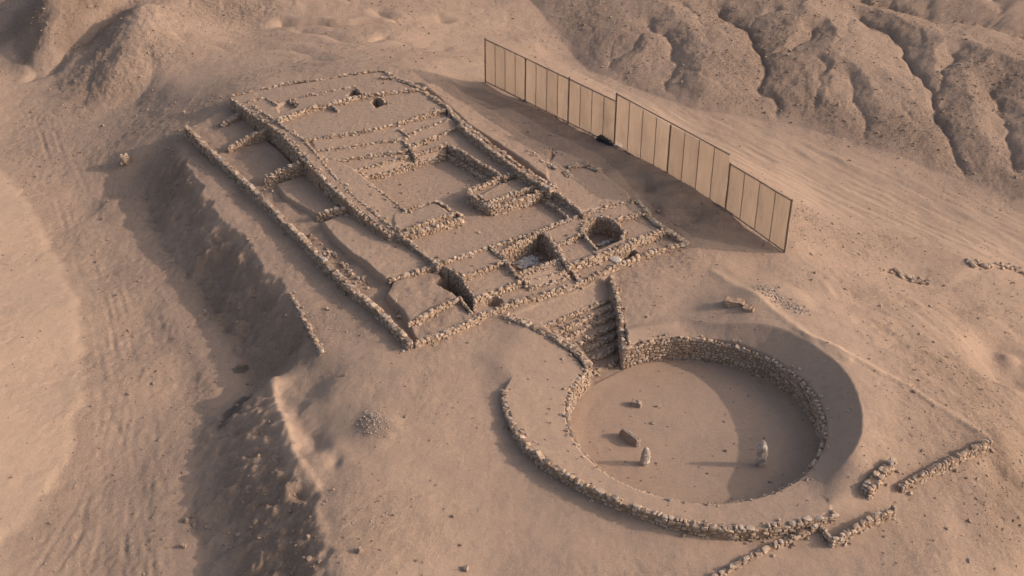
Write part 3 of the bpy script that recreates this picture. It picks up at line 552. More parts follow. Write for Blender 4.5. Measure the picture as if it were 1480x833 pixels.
def build_wall(name, line, w=.5, s=.42, parent=None, lift=.0, world=False, base=None, sides='LR', course=.29, cope=True, mats=None, rag=.08, wend=None, drop=.14, gap=1.06):
    """a dry stone wall along a line of (px, py, z of the top); faces go down to the ground on each side"""
    w = w*.86; s = s*1.12
    q = np.asarray(line, float) if world else PL(line)
    q = smooth_line(q, .3) if len(q) > 2 else resample(q, .3)[0]
    n = len(q); dd = np.r_[0, np.cumsum(np.linalg.norm(np.diff(q[:, :2], axis=0), axis=1))]
    q[:, 0] += .05*noise(dd/1.7, dd*0+len(name)+n*.1, 90); q[:, 1] += .05*noise(dd/1.7, dd*0+7.3+n*.1, 91)
    q[:, 2] += lift+rag*noise(dd/1.3, dd*0+n*.37, 92)*1.5
    t = np.gradient(q[:, :2], axis=0); t /= np.linalg.norm(t, axis=1)[:, None]+1e-9; nn = np.c_[-t[:, 1], t[:, 0]]
    W = np.full(n, w) if wend is None else np.linspace(w, wend, n)
    hs = {}
    for side, sg in (('L', 1), ('R', -1)):
        pos = q[:, :2]+nn*sg*(W[:, None]/2+.2); hs[side] = Hat(pos[:, 0], pos[:, 1]) if base is None else np.full(n, base)
    lo = np.minimum(hs['L'], hs['R'])-.25
    V = []
    for i in range(n):
        for sg, z in ((1, q[i, 2]-.09), (1, lo[i]), (-1, lo[i]), (-1, q[i, 2]-.09)):
            o = W[i]/2-.09; V.append((q[i, 0]+nn[i, 0]*sg*o, q[i, 1]+nn[i, 1]*sg*o, z))
    Fq = []
    for i in range(n-1):
        a, b = i*4, i*4+4
        Fq += [(a, a+3, b+3, b), (a+1, a, b, b+1), (a+3, a+2, b+2, b+3)]
    Fq += [(0, 1, 2, 3), (n*4-1, n*4-2, n*4-3, n*4-4)]
    V = np.array(V); Fq = np.array(Fq)
    st = Stones(); L = dd[-1]
    def at(x):
        return [np.interp(x, dd, q[:, k]) for k in range(3)], (np.interp(x, dd, nn[:, 0]), np.interp(x, dd, nn[:, 1])), np.interp(x, dd, W)
    # coping
    if cope:
        x = 0.0
        while x <= L:
            ln = s*random.choice((.5, .7, .85, 1, 1.15, 1.45))*random.uniform(.85, 1.1); p, m, ww = at(min(x+ln/2, L)); yaw = math.atan2(-m[0], m[1])
            rows = 1 if ww < .62 else 2
            for r in range(rows):
                off = 0 if rows == 1 else (ww/2-.22)*(1 if r else -1)
                dw = (ww*random.uniform(.75, 1.05)) if rows == 1 else random.uniform(.35, .55)
                hz = random.uniform(.16, .28)
                st.add((p[0]+m[0]*(off+random.gauss(0, .04)), p[1]+m[1]*(off+random.gauss(0, .04)), p[2]-.03+random.gauss(0, .035)), (ln*.98, dw*1.04, hz*1.1), yaw, .2)
            x += ln*gap*random.choice((.9, 1, 1, 1, 1, 1.2, 1.7, 2.3))
    for side, sg in (('L', 1), ('R', -1)):
        if side not in sides: continue
        k = 0
        while True:
            zt = .17+k*course; x = random.uniform(0, .2); any_ = False
            while x < L:
                ln = s*random.choice((.45, .65, .85, 1, 1.4))*random.uniform(.85, 1.1); p, m, ww = at(min(x+ln/2, L)); hz = np.interp(min(x+ln/2, L), dd, hs[side]); z = p[2]-zt
                if z > hz-.06:
                    any_ = True
                    if random.random() < drop: x += ln; continue
                    yaw = math.atan2(-m[0], m[1])
                    st.add((p[0]+m[0]*sg*(ww/2-.08+random.gauss(0, .025)), p[1]+m[1]*sg*(ww/2-.08+random.gauss(0, .025)), z+random.gauss(0, .02)), (ln*.97, .27, course*random.uniform(.8, 1.02)), yaw, .09)
                x += ln*.97
            k += 1
            if not any_ or k > 14: break
    x = 0.0
    while x < L:                              # stones fallen from the top, lying at the foot
        x += random.expovariate(1.1); xx = min(x, L); side = random.choice('LR'); sg = 1 if side == 'L' else -1
        if side not in sides: continue
        p, m, ww = at(xx); hz = float(np.interp(xx, dd, hs[side])); d = random.uniform(.1, .3); off = ww/2+abs(random.gauss(0, .16))+.04
        if abs(hz-p[2]) < 1.6: st.add((p[0]+m[0]*sg*off, p[1]+m[1]*sg*off, hz+d*.15), (d*1.3, d, d*.75), random.uniform(0, 6), .4)
    for (xe, sgn) in ((0, -1), (L, 1)):      # ends
        p, m, ww = at(xe); zb = float(np.interp(xe, dd, lo))+.25; z = p[2]-.15
        tx, ty = -m[1]*-1, m[0]*-1
        tx, ty = (t[0] if xe == 0 else t[-1])
        while z > zb-.1:
            for o in np.arange(-ww/2+.15, ww/2-.05, .3): st.add((p[0]+m[0]*o+tx*sgn*.04, p[1]+m[1]*o+ty*sgn*.04, z), (.3, .32, course*.95), math.atan2(ty, tx), .12)
            z -= course
    sv, sf, tn = st.arrays() if st.c else (np.zeros((0, 3)), np.zeros((0, 4), int), np.zeros((0, 4)))
    VV = np.vstack([V, sv]); FF = np.vstack([Fq, sf+len(V)]); mi = np.r_[np.zeros(len(Fq)), np.ones(len(sf))]
    T = np.vstack([np.tile([.5, 0, 0, 1], (len(V), 1)), tn])
    if parent is None:
        c = q[n//2].copy(); c[2] = lo[n//2]+.25; o = mesh_obj(name, VV-c, FF, mats or [M_MUD, M_ST], None, mi, False, None, T); o.location = c
    else:
        pw = np.array(parent.location); o = mesh_obj(name, VV-pw, FF, mats or [M_MUD, M_ST], None, mi, False, None, T); o.parent = parent
    return o
# ------------------------------------------------------------------ the ground sheet, split into ground, temple floors and plaza floors
def spaced(segs):
    v = [segs[0][0]]
    for a, b, s0, s1 in segs:
        x = a
        while x < b-1e-6:
            f = (x-a)/(b-a); x += s0+(s1-s0)*f; v.append(min(x, b))
    return np.array(v)
us = spaced([(-2500, -60, 400, 8), (-60, 0, 4, .5), (0, 38, .24, .2), (38, 77, .135, .135), (77, 145, .2, .3), (145, 200, .6, 4), (200, 2600, 8, 400)])
ws = spaced([(-2500, -30, 400, 8), (-30, 28, 4, .4), (28, 43, .2, .2), (43, 132, .135, .14), (132, 200, .2, .3), (200, 260, .6, 4), (260, 2700, 8, 400)])
U, Wv = np.meshgrid(us, ws, indexing='ij'); X = U*cT-Wv*sT; Y = U*sT+Wv*cT
Hh, Pt, Rg, Pa = terrain(X, Y)
nu, nw = U.shape
co = np.stack([X, Y, Hh], -1).reshape(-1, 3)
# vertex normals of the whole sheet so the seams between its parts do not show
du = np.gradient(np.stack([X, Y, Hh], -1), axis=0); dv = np.gradient(np.stack([X, Y, Hh], -1), axis=1)
nrm = np.cross(du, dv); nrm /= np.linalg.norm(nrm, axis=-1, keepdims=True); nrm = nrm.reshape(-1, 3)
ash = np.zeros(X.size)
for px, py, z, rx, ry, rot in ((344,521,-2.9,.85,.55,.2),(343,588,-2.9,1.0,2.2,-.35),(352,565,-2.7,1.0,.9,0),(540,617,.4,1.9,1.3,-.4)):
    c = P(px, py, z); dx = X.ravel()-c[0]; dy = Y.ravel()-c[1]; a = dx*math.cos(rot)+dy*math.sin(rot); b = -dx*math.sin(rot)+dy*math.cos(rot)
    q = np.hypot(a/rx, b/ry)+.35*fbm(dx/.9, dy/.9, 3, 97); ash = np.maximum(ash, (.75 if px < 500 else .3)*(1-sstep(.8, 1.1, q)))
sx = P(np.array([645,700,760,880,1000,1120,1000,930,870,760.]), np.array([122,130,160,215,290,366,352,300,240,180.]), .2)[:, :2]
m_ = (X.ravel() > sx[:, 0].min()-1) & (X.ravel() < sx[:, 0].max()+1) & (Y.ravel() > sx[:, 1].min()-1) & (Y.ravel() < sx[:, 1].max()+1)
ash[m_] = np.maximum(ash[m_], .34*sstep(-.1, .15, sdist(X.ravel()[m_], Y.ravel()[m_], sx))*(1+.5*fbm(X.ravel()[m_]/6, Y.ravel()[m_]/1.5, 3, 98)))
idx = np.arange(nu*nw).reshape(nu, nw)
quads = np.stack([idx[:-1, :-1], idx[1:, :-1], idx[1:, 1:], idx[:-1, 1:]], -1).reshape(-1, 4)
cx = X.ravel()[quads].mean(1); cy = Y.ravel()[quads].mean(1)
fp = Pt.ravel()[quads[:, 0]].astype(int)
loF, hiF = FOOT.min(0), FOOT.max(0); cand = (cx > loF[0]) & (cx < hiF[0]) & (cy > loF[1]) & (cy < hiF[1])
inF = np.zeros(len(quads), bool); inF[cand] = sdist(cx[cand], cy[cand], FOOT) > 0
RI, PI_, SI = RING_ID, PF_ID, pid('plaza_stair')
tmpl = inF & ~np.isin(fp, (RI, PI_, SI))
fp = np.where(tmpl & (fp == 0), pid('earth_terrace'), fp); fp = np.where(~tmpl & ~np.isin(fp, (RI, PI_, SI)), 0, fp)
rg, pa = Rg.ravel(), Pa.ravel()
def sheet(name, fm, parent=None):
    q = quads[fm]; used = np.unique(q); remap = np.zeros(nu*nw, np.int64); remap[used] = np.arange(len(used))
    off = np.array(parent.location) if parent else np.zeros(3)
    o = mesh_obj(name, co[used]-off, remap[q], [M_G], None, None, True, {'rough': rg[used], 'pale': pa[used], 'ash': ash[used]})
    o.data.normals_split_custom_set_from_vertices(nrm[used].tolist())
    if parent: o.parent = parent
    return o
g = sheet('ground', fp == 0); g['kind'] = 'structure'
tloc = P(600, 300, 1.0); ploc = (PC[0], PC[1], PFLOOR)
temple = thing('ruined_temple', tloc, 'ruined rectangular temple platform of earth courts and low stone walls on the hilltop', 'temple ruin')
plaza = thing('sunken_plaza', ploc, 'round sunken plaza with a stone lined pit and stairs below the temple', 'plaza')
def comps(g2):
    lab = np.zeros(g2.shape, np.int32); k_ = 0; cells = []
    for (a_, b_) in np.argwhere(g2):
        if lab[a_, b_]: continue
        k_ += 1; stack = [(a_, b_)]; lab[a_, b_] = k_; c_ = []
        while stack:
            x_, y_ = stack.pop(); c_.append((x_, y_))
            for x2, y2 in ((x_+1, y_), (x_-1, y_), (x_, y_+1), (x_, y_-1)):
                if g2[x2, y2] and not lab[x2, y2]: lab[x2, y2] = k_; stack.append((x2, y2))
        cells.append(c_)
    return cells
fp2 = fp.reshape(nu-1, nw-1)
for _pass in range(2):
    for i in range(1, len(PARTS)):
        if i in (RI, PI_, SI) or not (fp2 == i).any(): continue
        for c_ in comps(fp2 == i):
            if len(c_) < 60:
                xs_ = min(c_); v_ = fp2[xs_[0]-1, xs_[1]]
                for q in c_: fp2[q] = v_
fp = fp2.ravel()
for i, n in enumerate(PARTS):
    if i == 0: continue
    m = fp == i
    if not m.any(): continue
    if i not in (RI, PI_, SI):
        for c_ in comps(m.reshape(nu-1, nw-1)):
            c_ = np.array(c_); mm = np.zeros((nu-1, nw-1), bool); mm[c_[:, 0], c_[:, 1]] = True; sheet(n, mm.ravel(), temple)
        continue
    nm = {'plaza_stair': 'stair', 'ring_bank': 'ring_bank', 'plaza_floor': 'floor'}.get(n, n)
    sheet(nm, m, plaza if i in (RI, PI_, SI) else temple)
# ------------------------------------------------------------------ temple walls
def tw(name, line, **k): return build_wall(name, line, parent=temple, **k)
tw('outer_wall', [(268,181,1.1),(300,213,1.1),(351,258,1.1),(396,302,1.1),(443,349,1.15),(482,390,1.2),(515,421,1.15),(543,443,1.1),(592,494,1.05)], w=.7, s=.5, rag=.08)
tw('platform_wall', [(334,141,2.15),(358,159,2.5),(382,173,2.75),(407,192,2.95),(426,212,3.05),(445,235,3.05),(477,266,2.8),(512,299,2.5),(537,319,2.2),(563,339,2.0)], w=.55, s=.36, drop=.55, lift=-.08)
tw('walkway_edging', [(365,152,2.55),(390,168,2.85),(440,202,3.2),(470,238,3.0),(490,262,2.75),(520,290,2.55),(578,336,2.12)], w=.3, s=.32, gap=1.5, lift=-.03)
for l, kw in (([(319,178,1.1),(351,163,1.4)], dict(w=.9, s=.55, rag=.15)), ([(330,213,1.2),(357,198,1.7),(388,185,2.2)], dict(w=.6)), ([(383,256,1.5),(412,243,2.2),(444,229,2.9)], dict(w=.85, s=.42)),
           ([(459,309,1.5),(485,303,1.8),(512,297,2.2)], dict(w=.6)), ([(563,403,1.35),(595,393,1.5),(632,382,1.7)], dict(w=.5)), ([(591,465,1.25),(628,447,1.3),(665,430,1.35)], dict(w=.45))):
    tw('cross_wall', l, **kw)
tw('front_wall', [(601,494,.95),(640,480,.95),(672,467,.95),(693,455,.98),(727,441,1.0),(775,427,1.0),(838,407,1.05)], w=.5, s=.42)
tw('front_wall', [(838,407,1.05),(877,389,1.05),(913,373,1.05),(960,357,1.05),(993,351,1.05)], w=.5, s=.42)
for l in ([(441,202,3.28),(490,194,3.35),(535,188,3.42),(578,178,3.45),(620,162,3.5),(648,156,3.52)],
          [(457,217,3.05),(515,211,3.1),(547,205,3.15),(583,201,3.2),(605,188,3.25),(648,173,3.3)],
          [(469,231,2.86),(517,227,2.86),(555,221,2.9),(588,218,2.95),(608,206,3.05),(666,182,3.15)],
          [(511,246,2.5),(552,236,2.6),(600,223,2.7),(647,208,2.88)]):
    tw('terrace_wall', l, w=.42, s=.4, rag=.1, drop=.35)
tw('bench_wall', [(526,256,1.98),(561,249,2.0),(600,236,2.08),(643,223,2.18)], w=.35, s=.38)
tw('bench_wall', [(647,224,2.02),(678,243,2.02),(710,264,2.0)], w=.35, s=.38)
tw('courtyard_wall', [(511,247,2.58),(550,277,2.48),(587,305,2.4)], w=.36, s=.36, gap=1.2)
tw('courtyard_wall', [(647.6,208,2.95),(690,232,2.95),(730,256,2.9)], w=.42, s=.4)
tw('courtyard_wall', [(576,339,2.0),(594,350,1.9),(609,361,1.85),(633,383,1.85)], w=.45, s=.4)
tw('side_wall', [(555,102,2.9),(578,115,3.1),(603,125,3.3),(648,156,3.55),(668,176,3.65)], w=.7, s=.45)
tw('side_wall', [(669,180,3.65),(716,216,3.6),(749,241,3.5),(782,262,3.35),(798,271,3.1)], w=1.15, s=.42)
tw('side_platform_wall', [(587,305,2.32),(628,290,2.3),(650,302,2.3),(671,313,2.25),(635,325,2.25),(596,337,2.2),(577,339,2.15)], w=.5, s=.45)
tw('side_platform_wall', [(656,307,2.5),(622,318,2.45),(589,329,2.45)], w=.4, s=.4)
tw('side_platform_wall', [(727,254,2.85),(700,265,2.7),(674,277,2.58),(690,288,2.58),(708,299,2.58),(745,288,2.65),(779,276.5,2.75),(802,265,2.95)], w=.55, s=.45)
tw('side_platform_wall', [(706,291,2.72),(731,282,2.75),(772,269,2.82)], w=.4, s=.42)
tw('side_platform_wall', [(754,246,2.95),(740,250,2.9),(728,254,2.85)], w=.5, s=.42)
tw('atrium_wall', [(797,272,2.85),(820,289,2.7),(844,308,2.5)], w=.45, s=.4)
tw('atrium_wall', [(782,284,2.02),(804,300,2.02),(826,318,2.02)], w=.3, s=.36)
tw('atrium_wall', [(633,382,1.9),(670,369,1.9),(708,356,1.9),(745,344,1.98),(783,332,2.02),(815,320,2.05),(844,309,2.12),(880,298,2.15),(915,288,2.15)], w=.42, s=.4)
tw('front_terrace_wall', [(666,399,1.8),(700,388,1.8),(730,377,1.8)], w=.38, s=.42)
tw('front_terrace_wall', [(687,431,1.42),(723,417,1.42),(752,407,1.45)], w=.42, s=.42)
tw('front_terrace_wall', [(708,356,1.9),(728,374,1.8),(748,397,1.65),(760,408,1.4)], w=.42, s=.4)
tw('front_terrace_wall', [(786,333,2.02),(800,352,1.95),(821,383,1.78)], w=.45, s=.42)
tw('front_terrace_wall', [(822,383,1.75),(860,369,1.78),(900,354,1.78),(930,341,1.78),(960,330,1.75)], w=.7, s=.48, rag=.1)
tw('front_terrace_wall', [(808,352,1.85),(825,346,1.85),(841,338,1.88)], w=.3, s=.36)
tw('front_terrace_wall', [(891,317,1.9),(915,311,1.92),(938,304,1.95)], w=.38, s=.42)
tw('front_terrace_wall', [(921,289,2.0),(930,300,1.95),(946,319,1.8),(960,330,1.6),(993,350,1.1)], w=.7, s=.5)
tw('front_terrace_wall', [(822,384,1.3),(830,395,1.15),(838,406,1.1)], w=.4, s=.42)
for z, a, b in ((1.62, (750,394), (813,373)), (1.44, (758,398), (816,381)), (1.24, (762,407), (821,390)), (1.07, (767,417), (821,400))):
    tw('stair_riser', [(*a, z), ((a[0]+b[0])/2, (a[1]+b[1])/2, z), (*b, z)], w=.32, s=.36, rag=.03, drop=.35)
tw('fire_pit_wall', [(744,394,1.72),(722,363,1.88),(783,333,2.0),(797,345,1.92),(805,355,1.85),(813,371,1.74)], w=.34, s=.34)
tw('fire_pit_wall', [(862,359,1.85),(846,341,1.92),(838,330,1.98),(849,319,1.98),(863,312,1.98),(882,316,1.98),(894,325,1.95),(905,333,1.88),(899,342,1.85)], w=.36, s=.3, course=.22)
tw('pit_wall', [(664,429,1.28),(672,440,1.2),(680,450,1.1)], w=.25, s=.3)
tw('pit_wall', [(651,389,1.7),(666,399,1.7),(687,432,1.4),(686,446,1.15)], w=.25, s=.3)
tw('back_wall', [(402,172,3.25),(441,158,3.35),(477,149,3.4),(522,138,3.45),(565,132,3.45),(612,128,3.4)], w=.6, s=.45, rag=.12)
tw('back_edging', [(334,139,2.15),(383,127,2.4),(426,117,2.6),(464,115,2.75),(502,107,2.8),(552,101,2.9)], w=.4, s=.42, rag=.08, gap=1.35)
tw('back_edging', [(436,139,2.85),(477,131,2.95),(513,124,3.0)], w=.4, s=.38, gap=1.35)
tw('back_edging', [(360,146,2.5),(385,140,2.6),(400,152,2.65)], w=.3, s=.35, gap=1.35)
tw('back_edging', [(588,195,3.3),(578,186,3.4)], w=.35, s=.38, gap=1.35)
tw('partition_wall', [(583,202,3.2),(592,213,3.1),(600,225,2.85)], w=.4, s=.4)
tw('partition_wall', [(515,127,3.2),(527,138,3.2)], w=.3, s=.36); tw('partition_wall', [(547,140,3.3),(560,150,3.3)], w=.3, s=.36)
tw('partition_wall', [(477,149,3.3),(488,160,3.2)], w=.4, s=.38)
tw('partition_wall', [(418,144,2.75),(431,152,2.75)], w=.3, s=.36)
tw('partition_wall', [(549,112,3.1),(575,113,3.15),(600,122,3.3)], w=.35, s=.4)
tw('partition_wall', [(762,218,2.75),(777,231,2.7),(802,242,2.7)], w=.4, s=.45, rag=.15, gap=1.3)
tw('partition_wall', [(822,240,2.6),(846,235,2.42),(866,245,2.25)], w=.7, s=.5, rag=.15)
tw('partition_wall', [(690,281,2.66),(706,291,2.7)], w=.3, s=.38)
# loose stones lying in the trench and at wall ends
st = Stones()
for (px, py, z, n, sp, sz) in ((478,372,.4,34,1.4,.35),(505,392,.4,30,1.5,.35),(525,408,.4,20,1.3,.3),(450,345,.4,14,1.2,.35),(578,455,.5,12,.8,.4),(390,275,.6,12,1.2,.3),(820,250,2.7,26,1.2,.35),(850,238,2.3,20,1.3,.35),(320,180,.7,14,.8,.4),(548,118,3.1,10,1.2,.3),(800,215,2.1,12,1.2,.3)):
    c = P(px, py, z)
    for _ in range(n):
        a = random.gauss(0, sp*.6); b = random.gauss(0, sp*.25); th = math.radians(-56); x = c[0]+a*math.cos(th)-b*math.sin(th); y = c[1]+a*math.sin(th)+b*math.cos(th)
        d = sz*random.uniform(.5, 1.3); st.add((x, y, float(Hat(x, y)[0])+d*.2), (d*1.3, d, d*.7), random.uniform(0, 6), .4)
v, f, t = st.arrays(); keep = RNG.permutation(len(st.c))[:96]
for i in keep:
    sl = slice(i*26, i*26+26); fr = mesh_obj('fallen_stone', v[sl]-np.array(tloc), PF, [M_ST], None, None, False, None, t[sl]); fr.parent = temple
# pale rubble and slab in the fire pits
st = Stones()
for _ in range(150):
    c = P(762+random.gauss(0, 10), 377+random.gauss(0, 5), 0.0); 
    if c[2] < 5:
        d = random.uniform(.12, .4); h = float(Hat(c[0], c[1])[0])
        if h < .5: st.add((c[0], c[1], h+d*.2+.12*random.random()), (d*1.3, d, d*.5), random.uniform(0, 6), .3)
for px, py in ((872,352),(878,350),(866,354),(884,347)): c = P(px, py, .1); st.add((c[0], c[1], .1), (.6, .5, .2), random.uniform(0, 6), .3)
v, f, t = st.arrays(); fr = mesh_obj('white_rubble', v-np.array(tloc), f, [M_WHITE], None, None, False, None, t); fr.parent = temple; fr['kind'] = 'stuff'
st = Stones(); c = P(889, 375, 1.0); st.add((c[0], c[1], 1.0), (1.0, 1.3, .25), .6, .12, (.9, .5)); st.arrays
v, f, t = st.arrays(); fr = mesh_obj('stone_slab', v-np.array(tloc), f, [M_STELE], None, None, False, None, t); fr.parent = temple
# ------------------------------------------------------------------ plaza walls
a0 = P(903, 503, 0)[:2]-PC; a0 = math.atan2(a0[1], a0[0]); a1 = P(850, 533, 0)[:2]-PC; a1 = math.atan2(a1[1], a1[0])
an = np.linspace(a0, a1-2*math.pi, 150)
rimz = .04+.10*np.exp(-((an-math.radians(82))/.12)**2)
def arc(d0, d1, lift=0):
    a = np.radians(np.linspace(d0, d1, max(8, int(abs(d1-d0)/2)))); return np.c_[PC[0]+(PR+.12)*np.cos(a), PC[1]+(PR+.12)*np.sin(a), .04+lift+.10*np.exp(-((a-math.radians(82))/.12)**2)]
d0, d1 = math.degrees(a0), math.degrees(a1)
build_wall('inner_wall', arc(d0, -38), w=.5, s=.4, parent=plaza, world=True, course=.27, rag=.07, drop=.06)
build_wall('inner_wall', arc(-38, -150, -.14), w=.4, s=.26, parent=plaza, world=True, course=.27, rag=.04, cope=False, drop=.5)
build_wall('inner_wall', arc(-150, d1-360, -.02), w=.46, s=.36, parent=plaza, world=True, course=.27, rag=.08, gap=1.2)
build_wall('outer_wall', con(OUT, .46), w=.62, s=.46, parent=plaza, rag=.08)
build_wall('stair_wall', [(730,455,.7),(760,467,.68),(791,481,.65),(821,497,.6),(838,510,.5),(851,526,.35)], w=.8, s=.45, parent=plaza, rag=.08)
build_wall('stair_wall', [(882,398,1.1),(888,412,.95),(893,430,.75),(897,455,.45),(900,480,.25),(903,502,.1)], w=.55, s=.42, parent=plaza, rag=.06)
for k, (z, a, b) in enumerate(STAIR[1:]):
    build_wall('stair_riser', [(a[0],a[1],z+.03), ((a[0]+b[0])/2+random.uniform(-2,2), (a[1]+b[1])/2+random.uniform(-1.5,1.5), z+.03), (b[0],b[1],z+.03)], w=.4, s=.4, parent=plaza, rag=.05, drop=.25)
st = Stones()
for _ in range(150):
    k = random.randrange(1, 7); z, a, b = STAIR[k]; f = random.random()**1.0*.9+.04; px = a[0]+(b[0]-a[0])*f+random.gauss(0, 2.5); py = a[1]+(b[1]-a[1])*f+random.uniform(0, 9)
    c = P(px, py, z-.25); h = float(np.interp(0, [0], [0])); d = random.uniform(.08, .25); st.add((c[0], c[1], 0), (d*1.3, d, d*.8), random.uniform(0, 6), .4)
cc = np.array(st.c); zz = Hat(cc[:, 0], cc[:, 1])
for i in range(len(zz)): st.c[i] = (cc[i, 0], cc[i, 1], zz[i]+st.d[i][1]*.22)
v, f, t = st.arrays(); o = mesh_obj('stair_rubble', v-np.array(ploc), f, [M_ST], None, None, False, None, t); o.parent = plaza; o['kind'] = 'stuff'
# ------------------------------------------------------------------ free-standing walls right of the plaza
def fw(line, label, **k):
    q = PL(line); h = Hat(q[:, 0], q[:, 1])
    return tag(build_wall('stone_wall', line, **k), label, 'stone wall')
fw([(1252,706,.95),(1272,684,1.3),(1291,663,1.55)], 'short thick stone wall between the round pit and the long straight wall', w=1.1, s=.42, wend=.55)
fw([(1304,701,.6),(1340,681,.7),(1385,659,.65),(1430,636,.55)], 'long straight low stone wall at the far right, ending by the pale sand ridge', w=.6, s=.4)
fw([(1204,779,.05),(1235,761,.25),(1262,748,.4),(1292,733,.55)], 'low stone wall joined at its lower end by a short dark trench face', w=.5, s=.42)
fw([(1183,758,.05),(1150,773,-.15),(1110,790,-.35),(1070,811,-.55),(1030,836,-.7)], 'low stone wall running from below the ring wall out of the bottom edge', w=.55, s=.46)
fw([(1184,758,0),(1194,769,-.02),(1203,779,0)], 'short stone wall stub joining two low walls below the ring', w=.4, s=.38)
fw([(418,424,.02),(430,441,.05),(444,468,.08),(456,490,.1),(464,508,.08)], 'rough line of stones along the edge of the dark escarpment', w=.45, s=.4, rag=.15)
# ------------------------------------------------------------------ standing stones and fallen blocks in the pit
def stele(name, px, py, h, w, d, lean, label, cat='standing stone', yaw=.3, mat=M_STELE, zz=PFLOOR, sq=.0):
    c = P(px, py, zz); g = float(Hat(c[0], c[1])[0]); r = np.random.default_rng(int(px)); V = []; NS, NR = 10, 12
    for k in range(NR):
        t = k/(NR-1); z = h*t-.15*(t == 0); s = (.92-.12*t)*(1-.75*max(0, t-.72)**1.3/.28**1.3*.9)
        if t > .98: s *= .5
        s *= 1+.07*float(r.normal())
        for j in range(NS):
            a = 2*math.pi*j/NS+yaw; rr = (1/max(abs(math.cos(a-yaw)), abs(math.sin(a-yaw)))**.6)*(1+.08*r.normal())
            V.append((w/2*s*rr*math.cos(a)+lean*h*t*.1, d/2*s*rr*math.sin(a), z))
    V.append((lean*h*.1, 0, h+.02)); Fq = []
    for k in range(NR-1):
        for j in range(NS): Fq.append((k*NS+j, k*NS+(j+1) % NS, (k+1)*NS+(j+1) % NS, (k+1)*NS+j))
    for j in range(0, NS): Fq.append(((NR-1)*NS+j, (NR-1)*NS+(j+1) % NS, NR*NS, NR*NS))
    # cap as triangles, written as quads with a midpoint vertex
    V = np.array(V); body = np.array([f for f in Fq if f[2] != f[3]]); cap = [f[:3] for f in Fq if f[2] == f[3]]
    extra = []; n0 = len(V)
    for i, (a, b, c3) in enumerate(cap): extra.append((V[a]+V[c3])/2)
    V = np.vstack([V, extra]); capq = [(a, b, c3, n0+i) for i, (a, b, c3) in enumerate(cap)]
    V[:, 2] += 0; T = np.zeros((len(V), 4)); T[:, 3] = 1; T[:, 0] = np.clip(.45+1.1*fbm(V[:, 0]*4+px, V[:, 2]*2.6+V[:, 1]*4, 2, 99), 0, 1); T[:, 1] = .3
    o = mesh_obj(name, V, np.vstack([body, capq]), [mat], None, None, False, None, T); o.location = (c[0], c[1], g)
    return tag(o, label, cat)
stele('standing_stone', 1099, 673, 2.55, .85, .62, .0, 'taller pale upright stone standing in the shaded right half of the pit', yaw=.2)
stele('standing_stone', 932, 671, 1.75, .72, .6, .15, 'shorter pale upright stone standing on the sunlit left half of the pit floor', yaw=.6)
def block(name, px, py, z, dims, yaw, label, cat, mat=M_ST, tilt=(0, 0), tone=(.4, .1), sink=.0):
    c = P(px, py, z); g = float(Hat(c[0], c[1])[0]); n = 6; V = []; r = np.random.default_rng(int(px*3+py))
    G = np.linspace(-.5, .5, n); ix = {}; Fq = []
    def vid(i, j, k):
        if (i, j, k) not in ix:
            p = np.array([G[i], G[j], G[k]]); e = sum(abs(abs(x)-.5) < 1e-6 for x in p); p = p*(1-.035*(e-1))
            ix[(i, j, k)] = len(V); V.append(p*dims+r.normal(0, .012+.02*min(dims), 3))
        return ix[(i, j, k)]
    for ax in range(3):
        for s in (0, n-1):
            for a in range(n-1):
                for b in range(n-1):
                    q = []
                    for da, db in ((0, 0), (1, 0), (1, 1), (0, 1)):
                        cc = [0, 0, 0]; cc[ax] = s; cc[(ax+1) % 3] = a+da; cc[(ax+2) % 3] = b+db; q.append(vid(*cc))
                    Fq.append(q if s else q[::-1])
    V = np.array(V); q = V+px*.1; md = min(dims); V = V+md*.16*np.stack([fbm(q[:, 1]*1.7, q[:, 2]*1.7, 3, 41), fbm(q[:, 0]*1.7, q[:, 2]*1.7, 3, 42), fbm(q[:, 0]*1.7, q[:, 1]*1.7, 3, 43)], 1)
    V[:, :2] *= (1-.12*(V[:, 2:3]/dims[2]+.5)); T = np.zeros((len(V), 4)); T[:, 3] = 1; T[:, 0] = tone[0]; T[:, 1] = tone[1]
    o = mesh_obj(name, V, Fq, [mat], None, None, False, None, T); o.location = (c[0], c[1], g+dims[2]*(.5-sink)); o.rotation_euler = (tilt[0], tilt[1], yaw)
    return tag(o, label, cat)
block('fallen_stone', 911, 637, PFLOOR, (.5, 2.1, .8), math.radians(40), 'long dark slab lying on edge beside the shorter upright stone', 'stone block', tilt=(.03, .12), sink=.12, tone=(.1, .5))
block('fallen_stone', 919, 586, PFLOOR, (1.0, .5, .5), math.radians(-25), 'small dark block lying alone near the upper left of the pit floor', 'stone block', tone=(.1, .6), sink=.15)
block('boulder', 181, 233, -2.6, (1.0, 1.1, 1.1), .4, 'lone brown boulder with long shadow left of the temple corner', 'boulder', tilt=(.2, .15), sink=.15)
block('rock_outcrop', 1061, 443, 1.0, (1.9, 1.0, .6), math.radians(-14), 'flat topped reddish earth block above the far rim of the round pit', 'rock', tone=(.2, 0), sink=.25, mat=M_MUD)
block('rock_outcrop', 1081, 452, 1.1, (1.1, .7, .35), math.radians(-30), 'lower broken earth block right beside the flat topped one above the rim', 'rock', tone=(.2, 0), sink=.3, mat=M_MUD)
